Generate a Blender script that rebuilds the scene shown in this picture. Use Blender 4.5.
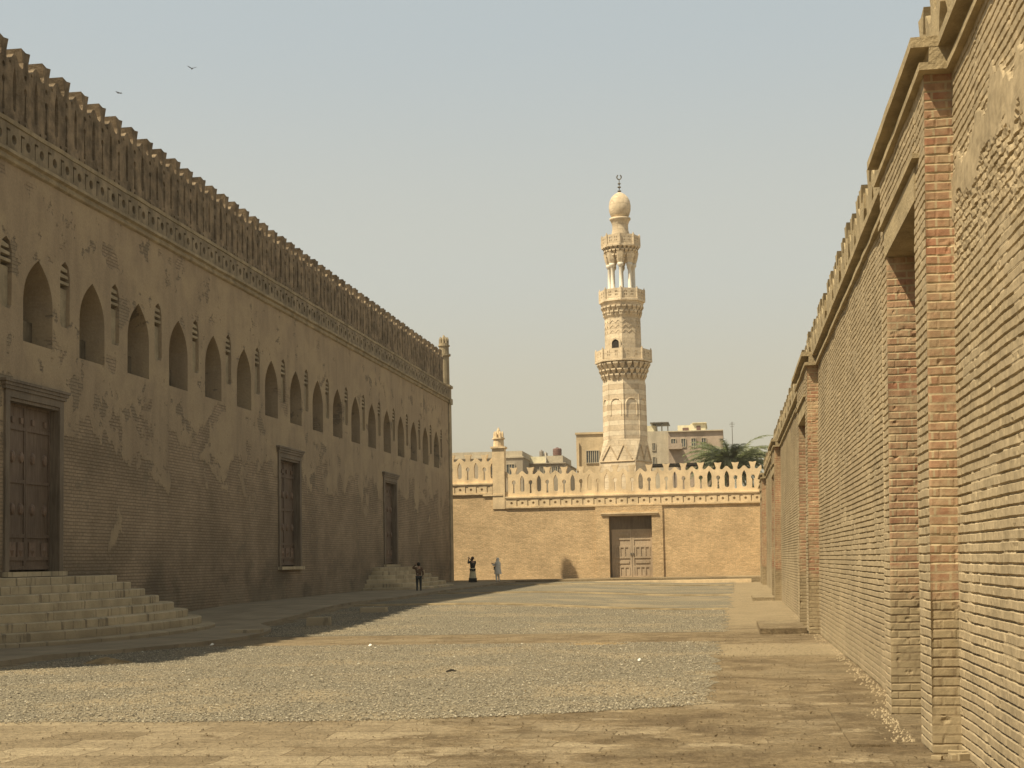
import bpy, bmesh, math, random
import numpy as np
from mathutils import Matrix, Vector
random.seed(7); RNG = np.random.default_rng(11)
for o in list(bpy.data.objects): bpy.data.objects.remove(o)
SC = bpy.context.scene
COL = SC.collection
PI = math.pi
# ------------------------------------------------------------------ camera
EYE = 1.68
R = ((0.989485122987198, 0.02896422826793375, 0.1417048512502402), (0.14345349167952826, -0.07157632338491052, -0.9870653097215251), (-0.018446872687835143, 0.997014495085975, -0.07497872682633763))
cam = bpy.data.cameras.new('camera'); camo = bpy.data.objects.new('camera', cam); COL.objects.link(camo)
camo.matrix_world = Matrix.Translation((0, 0, EYE)) @ Matrix(R).to_4x4()
cam.sensor_width = 36; cam.lens = 1500 / 1024 * 36; cam.shift_y = 0.06321
cam.clip_start = .1; cam.clip_end = 5000
SC.camera = camo
SC.render.resolution_x = 1024; SC.render.resolution_y = 768
# ------------------------------------------------------------------ light
SUN = Vector((.49, .40, -1)).normalized()          # direction the light travels
elev = math.asin(-SUN.z); az = math.atan2(-SUN.x, -SUN.y)
SKYK = 10.2          # the pale dusty sky is about one tenth of this per unit strength
w = bpy.data.worlds.new('World'); SC.world = w; w.use_nodes = True
nt = w.node_tree; nt.nodes.clear()
sky = nt.nodes.new('ShaderNodeTexSky'); sky.sky_type = 'NISHITA'; sky.sun_disc = False
sky.sun_elevation = elev; sky.sun_rotation = az; sky.air_density = 1.0; sky.dust_density = 4.0; sky.ozone_density = 1.0
tc = nt.nodes.new('ShaderNodeTexCoord'); sz = nt.nodes.new('ShaderNodeSeparateXYZ'); nt.links.new(tc.outputs['Generated'], sz.inputs[0])
cr = nt.nodes.new('ShaderNodeValToRGB'); nt.links.new(sz.outputs[2], cr.inputs[0]); cr.color_ramp.interpolation = 'EASE'
cr.color_ramp.elements[0].position = .02; cr.color_ramp.elements[0].color = (.46, .40, .275, 1)
cr.color_ramp.elements[1].position = 1; cr.color_ramp.elements[1].color = (.25, .26, .225, 1)
for p_, c_ in ((.10, (.485, .445, .335)), (.20, (.47, .467, .40)), (.36, (.405, .443, .435)), (.55, (.30, .32, .29))):
    e_ = cr.color_ramp.elements.new(p_); e_.color = (*c_, 1)
k10 = nt.nodes.new('ShaderNodeVectorMath'); k10.operation = 'SCALE'; k10.inputs['Scale'].default_value = SKYK; nt.links.new(cr.outputs[0], k10.inputs[0])
tint = nt.nodes.new('ShaderNodeMix'); tint.data_type = 'RGBA'; tint.inputs[0].default_value = .82
bg = nt.nodes.new('ShaderNodeBackground'); bg.inputs[1].default_value = .1
out = nt.nodes.new('ShaderNodeOutputWorld')
nt.links.new(sky.outputs[0], tint.inputs[6]); nt.links.new(k10.outputs[0], tint.inputs[7]); nt.links.new(tint.outputs[2], bg.inputs[0]); nt.links.new(bg.outputs[0], out.inputs[0])
sl = bpy.data.lights.new('sun', 'SUN'); sl.energy = 5.0; sl.angle = math.radians(.6); sl.color = (1, .86, .60)
so = bpy.data.objects.new('sun', sl); COL.objects.link(so); so.rotation_euler = SUN.to_track_quat('-Z', 'Y').to_euler(); so.location = (-30, -30, 60)
SC.view_settings.view_transform = 'Standard'; SC.view_settings.look = 'None'; SC.view_settings.gamma = 1
SC.view_settings.exposure = 0.42
SC.cycles.max_bounces = 6; SC.cycles.diffuse_bounces = 2

# ------------------------------------------------------------------ node helper
class N:
    def __init__(s, name, rough=.9, spec=.15):
        s.m = bpy.data.materials.new(name); s.m.use_nodes = True; s.t = s.m.node_tree; s.b = s.t.nodes['Principled BSDF']
        s.b.inputs['Roughness'].default_value = rough; s.b.inputs['Specular IOR Level'].default_value = spec
        g = s.t.nodes.new('ShaderNodeNewGeometry'); s.pos = g.outputs['Position']; s.island = g.outputs['Random Per Island']
        sp = s.t.nodes.new('ShaderNodeSeparateXYZ'); s.l(s.pos, sp.inputs[0]); s.x, s.y, s.z = sp.outputs
        s.u = s.math('ADD', s.x, s.y); s.uv = s.comb(s.u, s.z, 0.0)
    def l(s, a, b): s.t.links.new(a, b)
    def put(s, v, sock):
        if hasattr(v, 'is_linked') or isinstance(v, bpy.types.NodeSocket): s.l(v, sock)
        elif isinstance(v, (tuple, list)) and len(v) == 3 and sock.type == 'RGBA': sock.default_value = (*v, 1)
        else: sock.default_value = v
    def math(s, op, a, b=0.0, c=0.0, clamp=False):
        n = s.t.nodes.new('ShaderNodeMath'); n.operation = op; n.use_clamp = clamp
        s.put(a, n.inputs[0]); s.put(b, n.inputs[1]); s.put(c, n.inputs[2]); return n.outputs[0]
    def comb(s, a, b, c):
        n = s.t.nodes.new('ShaderNodeCombineXYZ'); s.put(a, n.inputs[0]); s.put(b, n.inputs[1]); s.put(c, n.inputs[2]); return n.outputs[0]
    def noise(s, vec, scale, det=6, rough=.55, sc3=None, dist=0.0):
        if sc3:
            m = s.t.nodes.new('ShaderNodeMapping'); s.l(vec, m.inputs[0]); m.inputs['Scale'].default_value = sc3; vec = m.outputs[0]
        n = s.t.nodes.new('ShaderNodeTexNoise'); s.l(vec, n.inputs['Vector']); n.inputs['Scale'].default_value = scale
        n.inputs['Detail'].default_value = det; n.inputs['Roughness'].default_value = rough; n.inputs['Distortion'].default_value = dist
        return n.outputs['Fac']
    def vor(s, vec, scale, feature='F1', out='Distance', rnd=1.0):
        n = s.t.nodes.new('ShaderNodeTexVoronoi'); n.feature = feature; s.l(vec, n.inputs['Vector']); n.inputs['Scale'].default_value = scale
        n.inputs['Randomness'].default_value = rnd; return n.outputs[out]
    def brick(s, vec, bw, rh, mort, c1, c2, cm, smooth=.1, bias=0.0):
        n = s.t.nodes.new('ShaderNodeTexBrick'); s.l(vec, n.inputs['Vector']); n.inputs['Scale'].default_value = 1
        n.inputs['Brick Width'].default_value = bw; n.inputs['Row Height'].default_value = rh; n.inputs['Mortar Size'].default_value = mort
        n.inputs['Mortar Smooth'].default_value = smooth; n.inputs['Bias'].default_value = bias
        s.put(c1, n.inputs['Color1']); s.put(c2, n.inputs['Color2']); s.put(cm, n.inputs['Mortar']); return n.outputs['Color'], n.outputs['Fac']
    def ramp(s, v, lo, hi, a=0.0, b=1.0):
        n = s.t.nodes.new('ShaderNodeMapRange'); n.interpolation_type = 'SMOOTHSTEP'; s.put(v, n.inputs[0])
        n.inputs[1].default_value = lo; n.inputs[2].default_value = hi; n.inputs[3].default_value = a; n.inputs[4].default_value = b; return n.outputs[0]
    def mix(s, f, a, b, mode='MIX'):
        n = s.t.nodes.new('ShaderNodeMix'); n.data_type = 'RGBA'; n.blend_type = mode
        s.put(f, n.inputs[0]); s.put(a, n.inputs[6]); s.put(b, n.inputs[7]); return n.outputs[2]
    def grey(s, v):
        n = s.t.nodes.new('ShaderNodeCombineColor'); [s.put(v, n.inputs[i]) for i in range(3)]; return n.outputs[0]
    def mulv(s, col, v): return s.mix(1.0, col, s.grey(v), 'MULTIPLY')
    def col(s, c): s.put(c, s.b.inputs['Base Color']); return s
    def bump(s, h, dist=.02, st=1.0):
        n = s.t.nodes.new('ShaderNodeBump'); n.inputs['Strength'].default_value = st; n.inputs['Distance'].default_value = dist
        s.put(h, n.inputs['Height']); s.l(n.outputs[0], s.b.inputs['Normal']); return s

def stone(name, base, var=.18, sc=1.5, bump=.01, streak=True, rough=.92):
    m = N(name, rough)
    n1 = m.noise(m.pos, sc, 8, .6); n2 = m.noise(m.pos, sc * 9, 4, .6)
    n3 = m.noise(m.pos, .8, 5, .6, (2.2, 2.2, .35)) if streak else n1
    k = m.math('ADD', m.ramp(n1, .25, .75, 1 - var, 1 + var), m.ramp(n2, .2, .8, -.07, .07))
    k = m.math('MULTIPLY', k, m.ramp(n3, .3, .62, 1 - var * .8, 1.05))
    c = m.mulv(base, k)
    m.col(c).bump(m.math('ADD', n2, n1), bump)
    return m.m

# left wall: decayed plaster over brick
def mat_left():
    m = N('old_plaster_over_brick', .95)
    wob = m.noise(m.uv, 2.0, 3); v = m.comb(m.u, m.math('ADD', m.z, m.math('MULTIPLY', wob, .03)), 0.0)
    bc, bf = m.brick(v, .26, .092, .013, (.345, .265, .18), (.29, .222, .15), (.235, .178, .12), .3)
    bc = m.mulv(bc, m.ramp(m.noise(m.uv, .5, 8, .6), .25, .75, .72, 1.2))
    n1 = m.noise(m.uv, .55, 9, .62, dist=.3); n2 = m.noise(m.uv, 1.4, 6, .6, (1.6, .35, 1)); fine = m.noise(m.uv, 14, 5, .65)
    pc = m.mix(m.ramp(n2, .32, .68), (.28, .215, .145), (.34, .263, .176))
    pc = m.mix(m.ramp(m.noise(m.uv, .45, 6, .65), .45, .62), pc, (.365, .283, .184))
    pc = m.mulv(pc, m.ramp(fine, .2, .8, .88, 1.1))
    hz = m.ramp(m.z, 2.4, 7.4, -.17, .13)
    hi = m.math('ADD', n1, hz)
    mask = m.ramp(hi, .47, .53)
    bare = m.ramp(m.noise(m.uv, .7, 8, .68), .595, .61)        # bare brick spots up high
    mask = m.math('MULTIPLY', mask, m.math('SUBTRACT', 1.0, bare))
    c = m.mix(mask, bc, pc)
    rim = m.math('MULTIPLY', m.ramp(hi, .455, .49), m.ramp(hi, .525, .495)); c = m.mix(m.math('MULTIPLY', rim, .2), c, (.15, .12, .085))
    c = m.mix(m.math('MULTIPLY', bare, .5), c, (.2, .165, .115))
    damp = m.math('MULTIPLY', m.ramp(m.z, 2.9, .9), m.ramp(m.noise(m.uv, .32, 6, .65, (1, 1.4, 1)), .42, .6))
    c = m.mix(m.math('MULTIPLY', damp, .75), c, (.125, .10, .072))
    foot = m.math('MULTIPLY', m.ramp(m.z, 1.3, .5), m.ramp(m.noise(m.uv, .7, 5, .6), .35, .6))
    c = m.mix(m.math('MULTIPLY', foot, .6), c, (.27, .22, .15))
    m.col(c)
    h = m.math('ADD', m.math('MULTIPLY', mask, 1.1), m.math('MULTIPLY', m.math('MULTIPLY', m.math('SUBTRACT', 1.0, bf), m.math('SUBTRACT', 1.0, mask)), .9))
    h = m.math('ADD', h, m.math('MULTIPLY', fine, .35)); h = m.math('ADD', h, m.math('MULTIPLY', n1, 1.5))
    m.bump(h, .03); return m.m

def brickmat(name, c1, c2, cm, foot, mort=.012, bumpd=.006, rh=.08, bw=.24, redmix=None, far=False):
    m = N(name, .93)
    bc, bf = m.brick(m.uv, bw, rh, mort, c1, c2, cm, .3)
    if redmix:
        t = m.ramp(m.noise(m.uv, 1.3, 4, .7, (1.0, 1.6, 1)), .42, .62)
        bc2, _ = m.brick(m.uv, bw, rh, mort, redmix[0], redmix[1], cm, .3); bc = m.mix(t, bc, bc2)
        bc3, _ = m.brick(m.uv, bw, rh, mort, foot, (foot[0]*.85, foot[1]*.83, foot[2]*.8), (.24, .18, .11), .3)
        bc = m.mix(m.ramp(m.math('ADD', m.z, m.math('MULTIPLY', m.noise(m.uv, 2), .7)), 1.75, 1.45), bc, bc3)
    n1 = m.noise(m.pos, .7, 8, .62); n2 = m.noise(m.pos, 11, 6, .65)
    c = m.mulv(bc, m.ramp(n1, .25, .75, .80, 1.16)); c = m.mulv(c, m.ramp(n2, .22, .78, .78, 1.18)); c = m.mulv(c, m.ramp(m.noise(m.pos, 3.0, 5, .7, (1, 1, 2.5)), .34, .66, .86, 1.1)) if far else c
    smear = m.ramp(m.noise(m.pos, 5, 5, .7), .5, .66)
    c = m.mix(m.math('MULTIPLY', smear, .45), c, cm)
    dust = m.math('MULTIPLY', m.ramp(m.z, 1.2, .1), m.ramp(n1, .3, .6))
    c = m.mix(m.math('MULTIPLY', dust, .5), c, foot)
    m.col(c); m.bump(m.math('ADD', n2, m.math('MULTIPLY', m.math('SUBTRACT', 1.0, bf), .6 if far else 0.0)), bumpd); return m.m

M = {}
M['left'] = mat_left()
M['left_trim'] = stone('weathered_plaster_trim', (.31, .255, .17), .25, 1.8, .02)
M['left_parapet'] = stone('dark_parapet_stone', (.255, .195, .13), .5, 2.6, .07)  # darker than the trim, with strong mottling
M['left_frieze'] = stone('dark_frieze_stone', (.245, .198, .135), .35, 2.0, .03)  # slightly darker and more mottled than the trim
M['left_niche'] = stone('shaded_niche_plaster', (.15, .12, .08), .5, 1.2, .02)  # wall plaster darkened; soot mottling and recess shade both put into the colour
M['tan_brick'] = brickmat('tan_brick_with_mortar', (.385, .308, .20), (.315, .252, .162), (.365, .293, .19), (.34, .273, .178), .010, .006)
M['red_brick'] = brickmat('red_brick', (.33, .165, .10), (.37, .235, .145), (.42, .335, .21), (.35, .28, .175), .012, .006, redmix=((.41, .305, .19), (.37, .245, .15)))
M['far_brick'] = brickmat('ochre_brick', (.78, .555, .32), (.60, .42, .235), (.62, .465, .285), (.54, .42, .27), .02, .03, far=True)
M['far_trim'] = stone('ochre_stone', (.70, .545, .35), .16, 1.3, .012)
M['right_trim'] = stone('tan_stone', (.35, .28, .172), .2, 2.5, .015)
M['step'] = None
def mat_step():
    m = N('worn_limestone', .9); v = m.comb(m.math('ADD', m.y, m.math('MULTIPLY', m.math('FLOOR', m.math('MULTIPLY', m.z, 5.3)), .61)), 0.0, 0.0)
    w_, _ = m.brick(m.comb(m.math('ADD', m.y, m.math('MULTIPLY', m.math('FLOOR', m.math('MULTIPLY', m.z, 5.2)), .57)), m.z, 0.0), 1.9, 5, .010, (.50, .41, .27), (.40, .325, .21), (.18, .14, .10), .2)
    n1 = m.noise(m.pos, 1.1, 8, .6); n2 = m.noise(m.pos, 1.6, 5, .6, (3, 3, .4))
    c = m.mulv(w_, m.ramp(n1, .3, .7, .8, 1.15)); c = m.mix(m.math('MULTIPLY', m.ramp(n2, .56, .66), .65), c, (.12, .10, .075))
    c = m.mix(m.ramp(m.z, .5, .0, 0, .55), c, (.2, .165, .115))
    m.col(c).bump(m.math('ADD', n1, m.noise(m.pos, 18, 4)), .012); return m.m
M['step'] = mat_step()
def mat_wood(name, a, b):
    m = N(name, .7, .25); n = m.noise(m.pos, 2.5, 8, .65, (9, 9, .6)); k = m.noise(m.pos, .9, 4)
    m.col(m.mulv(m.mix(m.ramp(n, .3, .7), a, b), m.ramp(k, .3, .7, .8, 1.15))).bump(n, .006); return m.m
M['door'] = mat_wood('dark_brown_wood', (.10, .070, .050), (.175, .125, .088))
M['frame'] = mat_wood('grey_brown_wood', (.12, .095, .068), (.20, .155, .11))
M['gate'] = mat_wood('pale_weathered_wood', (.36, .28, .20), (.47, .375, .27))
M['stud'] = mat_wood('worn_stud_wood', (.14, .095, .07), (.22, .15, .105))
def plain(name, c, rough=.8, var=.12, spec=.3):
    m = N(name, rough, spec); m.col(m.mulv(c, m.ramp(m.noise(m.pos, 9, 4), .3, .7, 1 - var, 1 + var))); return m.m

def mat_ground():
    m = N('dusty_paving', .95)
    v = m.comb(m.math('ADD', m.x, m.math('MULTIPLY', m.noise(m.pos, .5, 3), .35)), m.y, 0.0)
    bc, bf = m.brick(v, .95, .62, .012, (.45, .365, .24), (.25, .195, .122), (.19, .145, .09), .5)
    n0 = m.noise(m.pos, .22, 5, .6); n1 = m.noise(m.pos, 1.1, 10, .68, dist=.4); n2 = m.noise(m.pos, 14, 7, .7)
    earth = m.mix(m.ramp(n1, .38, .62), (.16, .118, .07), (.265, .203, .122))
    left = m.ramp(m.x, -.5, -5.0, -.05, .13)
    slab = m.ramp(m.math('ADD', m.noise(m.pos, .9, 7, .7), left), .46, .56)
    far = m.ramp(m.y, 17, 26, 1.0, .15)
    c = m.mix(m.math('MULTIPLY', m.math('MULTIPLY', slab, far), .85), earth, bc)
    strk = m.noise(m.pos, 3.2, 8, .7, (1, 1, 1)); c = m.mulv(c, m.ramp(strk, .3, .7, .84, 1.12))
    c = m.mix(m.math('MULTIPLY', m.ramp(m.noise(m.pos, .35, 6, .65), .52, .64), .4), c, (.29, .235, .15))
    n3 = m.noise(m.pos, 45, 5, .75); spk = m.vor(m.pos, 38)
    rt = m.ramp(m.x, -.35, -.1); bandy = m.math('MULTIPLY', m.ramp(m.y, 25.6, 26.6), m.ramp(m.y, 30.2, 29.2)); fy = m.ramp(m.y, 33, 40, 0, .55)
    c = m.mix(m.math('MULTIPLY', rt, m.math('MAXIMUM', fy, m.math('MULTIPLY', bandy, .75))), c, (.36, .29, .185))
    c = m.mulv(c, m.ramp(n2, .3, .7, .74, 1.22)); c = m.mulv(c, m.ramp(n3, .3, .7, .80, 1.18)); c = m.mix(m.ramp(spk, .16, .10), c, (.34, .28, .19))
    m.col(c); m.bump(m.math('ADD', m.math('ADD', m.math('MULTIPLY', n3, .35), m.math('MULTIPLY', n2, 1.1)), m.math('MULTIPLY', n1, 1.2)), .045); return m.m
M['ground'] = mat_ground()
def mat_gravel():
    m = N('grey_tan_gravel', .95)
    c1 = m.vor(m.pos, 30, out='Color'); sep = m.t.nodes.new('ShaderNodeSeparateColor'); m.l(c1, sep.inputs[0]); d = m.vor(m.pos, 30)
    c = m.mix(sep.outputs[0], (.18, .158, .117), (.37, .325, .235))
    c = m.mulv(c, m.ramp(d, .03, .55, 1.1, .62))
    sand = m.ramp(m.noise(m.pos, .35, 8, .65), .47, .62); c = m.mix(m.math('MULTIPLY', sand, .55), c, (.33, .26, .16))
    m.col(c); m.bump(m.math('SUBTRACT', 1.0, d), .02); return m.m
M['gravel'] = mat_gravel()
def mat_pebble():
    m = N('gravel_stones', .9)
    c = m.mix(m.ramp(m.island, 0, 1), (.16, .14, .105), (.37, .325, .24)); c = m.mix(m.ramp(m.math('FRACT', m.math('MULTIPLY', m.island, 7.3)), .95, .98), c, (.5, .46, .37))
    m.col(c); return m.m
M['pebble'] = mat_pebble()
def mat_walk():
    m = N('dusty_stone_walkway', .95); bc, bf = m.brick(m.comb(m.y, m.x, 0.0), .9, .5, .015, (.30, .25, .175), (.25, .205, .14), (.15, .12, .085), .3)
    n = m.noise(m.pos, .8, 8, .6); m.col(m.mulv(m.mix(.6, bc, (.27, .22, .15)), m.ramp(n, .3, .7, .8, 1.15))).bump(m.math('SUBTRACT', n, m.math('MULTIPLY', bf, .3)), .02); return m.m
M['walk'] = mat_walk()
def mat_minaret(name, stripes):
    m = N(name, .9)
    n1 = m.noise(m.pos, .7, 7, .6); n2 = m.noise(m.pos, 5, 5, .65)
    bc, bf = m.brick(m.uv, .8, .41, .015, (.66, .55, .40), (.58, .47, .33), (.48, .39, .275), .3)
    c = bc
    if stripes:
        st = m.math('FRACT', m.math('DIVIDE', m.z, .82)); s1 = m.math('MULTIPLY', m.ramp(st, .0, .06), m.ramp(st, .5, .44)); c = m.mix(m.math('MULTIPLY', s1, .55), c, (.78, .68, .52)); c = m.mix(m.math('MULTIPLY', m.math('SUBTRACT', 1.0, s1), .25), c, (.50, .38, .26))
    m.col(m.mulv(m.mulv(c, m.ramp(n1, .3, .7, .82, 1.12)), m.ramp(n2, .3, .7, .9, 1.08))).bump(m.math('SUBTRACT', n2, m.math('MULTIPLY', bf, .4)), .02); return m.m
M['min'] = mat_minaret('pale_limestone', False); M['min_striped'] = mat_minaret('striped_limestone', True)
M['marble'] = plain('white_marble', (.66, .60, .50), .5, .08)
M['dark'] = plain('near_black', (.03, .025, .02), .9)
M['iron'] = plain('bronze', (.13, .12, .10), .5)

# ------------------------------------------------------------------ object helpers
WM = {}
def link(o, parent=None):
    COL.objects.link(o)
    if parent is not None:
        o.parent = parent; o.matrix_parent_inverse = WM[parent.name].inverted()
    WM[o.name] = Matrix.Translation(o.location)
    return o
def thing(name, label, cat, loc=(0, 0, 0), group=None):
    o = bpy.data.objects.new(name, None); o.location = loc; o.empty_display_size = .3; link(o)
    o['label'] = label; o['category'] = cat
    if group: o['group'] = group
    return o
def tag(o, label, cat, group=None):
    o['label'] = label; o['category'] = cat
    if group: o['group'] = group
    return o
def meshobj(name, verts, faces, mat, parent=None, smooth=False, recalc=True):
    me = bpy.data.meshes.new(name); me.from_pydata([tuple(v) for v in verts], [], faces)
    if recalc:
        bm = bmesh.new(); bm.from_mesh(me); bmesh.ops.recalc_face_normals(bm, faces=bm.faces); bm.to_mesh(me); bm.free()
    if smooth: me.polygons.foreach_set('use_smooth', [True] * len(me.polygons))
    me.materials.append(mat); return link(bpy.data.objects.new(name, me), parent)
class MB:
    def __init__(s): s.v = []; s.f = []
    def add(s, v, f): k = len(s.v); s.v += [tuple(p) for p in v]; s.f += [tuple(i + k for i in q) for q in f]; return s
    def box(s, x0, x1, y0, y1, z0, z1):
        return s.add([(x, y, z) for z in (z0, z1) for y in (y0, y1) for x in (x0, x1)], [(0, 2, 3, 1), (4, 5, 7, 6), (0, 1, 5, 4), (2, 6, 7, 3), (0, 4, 6, 2), (1, 3, 7, 5)])
    def ring(s, cx, cy, prof, n=8, a0=0.0, cap=True):
        vs = []; fs = []
        for (z, r) in prof:
            for k in range(n):
                a = a0 + 2 * PI * k / n; vs.append((cx + r * math.cos(a), cy + r * math.sin(a), z))
        for i in range(len(prof) - 1):
            for k in range(n): fs.append((i * n + k, i * n + (k + 1) % n, (i + 1) * n + (k + 1) % n, (i + 1) * n + k))
        if cap: fs.append(tuple(range(n))[::-1]); fs.append(tuple((len(prof) - 1) * n + k for k in range(n)))
        return s.add(vs, fs)
    def tube(s, pts, rad, n=6):
        pts = [Vector(p) for p in pts]; vs = []; fs = []
        for i, p in enumerate(pts):
            d = (pts[min(i + 1, len(pts) - 1)] - pts[max(i - 1, 0)]).normalized(); a = d.orthogonal().normalized(); b = d.cross(a)
            r = rad[i] if isinstance(rad, (list, tuple)) else rad
            for k in range(n): vs.append(p + a * r * math.cos(2 * PI * k / n) + b * r * math.sin(2 * PI * k / n))
        for i in range(len(pts) - 1):
            for k in range(n): fs.append((i * n + k, i * n + (k + 1) % n, (i + 1) * n + (k + 1) % n, (i + 1) * n + k))
        fs.append(tuple(range(n))[::-1]); fs.append(tuple((len(pts) - 1) * n + k for k in range(n)))
        return s.add(vs, fs)
    def build(s, name, mat, parent=None, smooth=False): return meshobj(name, s.v, s.f, mat, parent, smooth)
def copyo(src, parent, off=(0, 0, 0), label=None):
    o = src.copy(); COL.objects.link(o); o.parent = parent; o.matrix_parent_inverse = src.matrix_parent_inverse.copy() if src.parent == parent else WM[parent.name].inverted()
    o.location = Vector(src.location) + Vector(off); WM[o.name] = Matrix.Translation(o.location); return o
# flat outline (with holes) given thickness through a filled 2D curve
def shape_mesh(loops, t):
    cu = bpy.data.curves.new('outline', 'CURVE'); cu.dimensions = '2D'; cu.fill_mode = 'BOTH'; cu.extrude = t / 2
    for lp in loops:
        sp = cu.splines.new('POLY'); sp.points.add(len(lp) - 1)
        for p, (a, b) in zip(sp.points, lp): p.co = (a, b, 0, 1)
        sp.use_cyclic_u = True
    o = bpy.data.objects.new('tmp', cu); COL.objects.link(o)
    dg = bpy.context.evaluated_depsgraph_get(); me = bpy.data.meshes.new_from_object(o.evaluated_get(dg))
    vs = [tuple(v.co) for v in me.vertices]; fs = [tuple(p.vertices) for p in me.polygons]
    bpy.data.objects.remove(o); bpy.data.curves.remove(cu); bpy.data.meshes.remove(me)
    return vs, fs
def weld(me, d=1e-4):
    bm = bmesh.new(); bm.from_mesh(me); bmesh.ops.remove_doubles(bm, verts=bm.verts, dist=d); bmesh.ops.recalc_face_normals(bm, faces=bm.faces); bm.to_mesh(me); bm.free()
def shape(name, loops, t, O, A, B, C, mat, parent=None):
    vs, fs = shape_mesh(loops, t); O, A, B, C = map(Vector, (O, A, B, C))
    o = meshobj(name, [O + A * v[0] + B * v[1] + C * (v[2] + t / 2) for v in vs], fs, mat, parent, recalc=False); weld(o.data); return o
def rect(a0, a1, b0, b1): return [(a0, b0), (a1, b0), (a1, b1), (a0, b1)]
def circ(a, b, r, n=12): return [(a + r * math.cos(2 * PI * k / n), b + r * math.sin(2 * PI * k / n)) for k in range(n)]
def arch(a, b0, b1, w_, spring=None, n=8):
    h = w_ / 2; sp = spring if spring is not None else b1 - w_ * .95; rise = b1 - sp
    L = [(a - h, b0), (a + h, b0)] + [(a + h * (1 - (k / n) ** 2.5), sp + rise * k / n) for k in range(n)] + [(a, b1)]
    return L + [(a - h * (1 - (k / n) ** 2.5), sp + rise * k / n) for k in range(n - 1, -1, -1)]
def sstep(x, a, b): t = min(1, max(0, (x - a) / (b - a))); return t * t * (3 - 2 * t)

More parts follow.
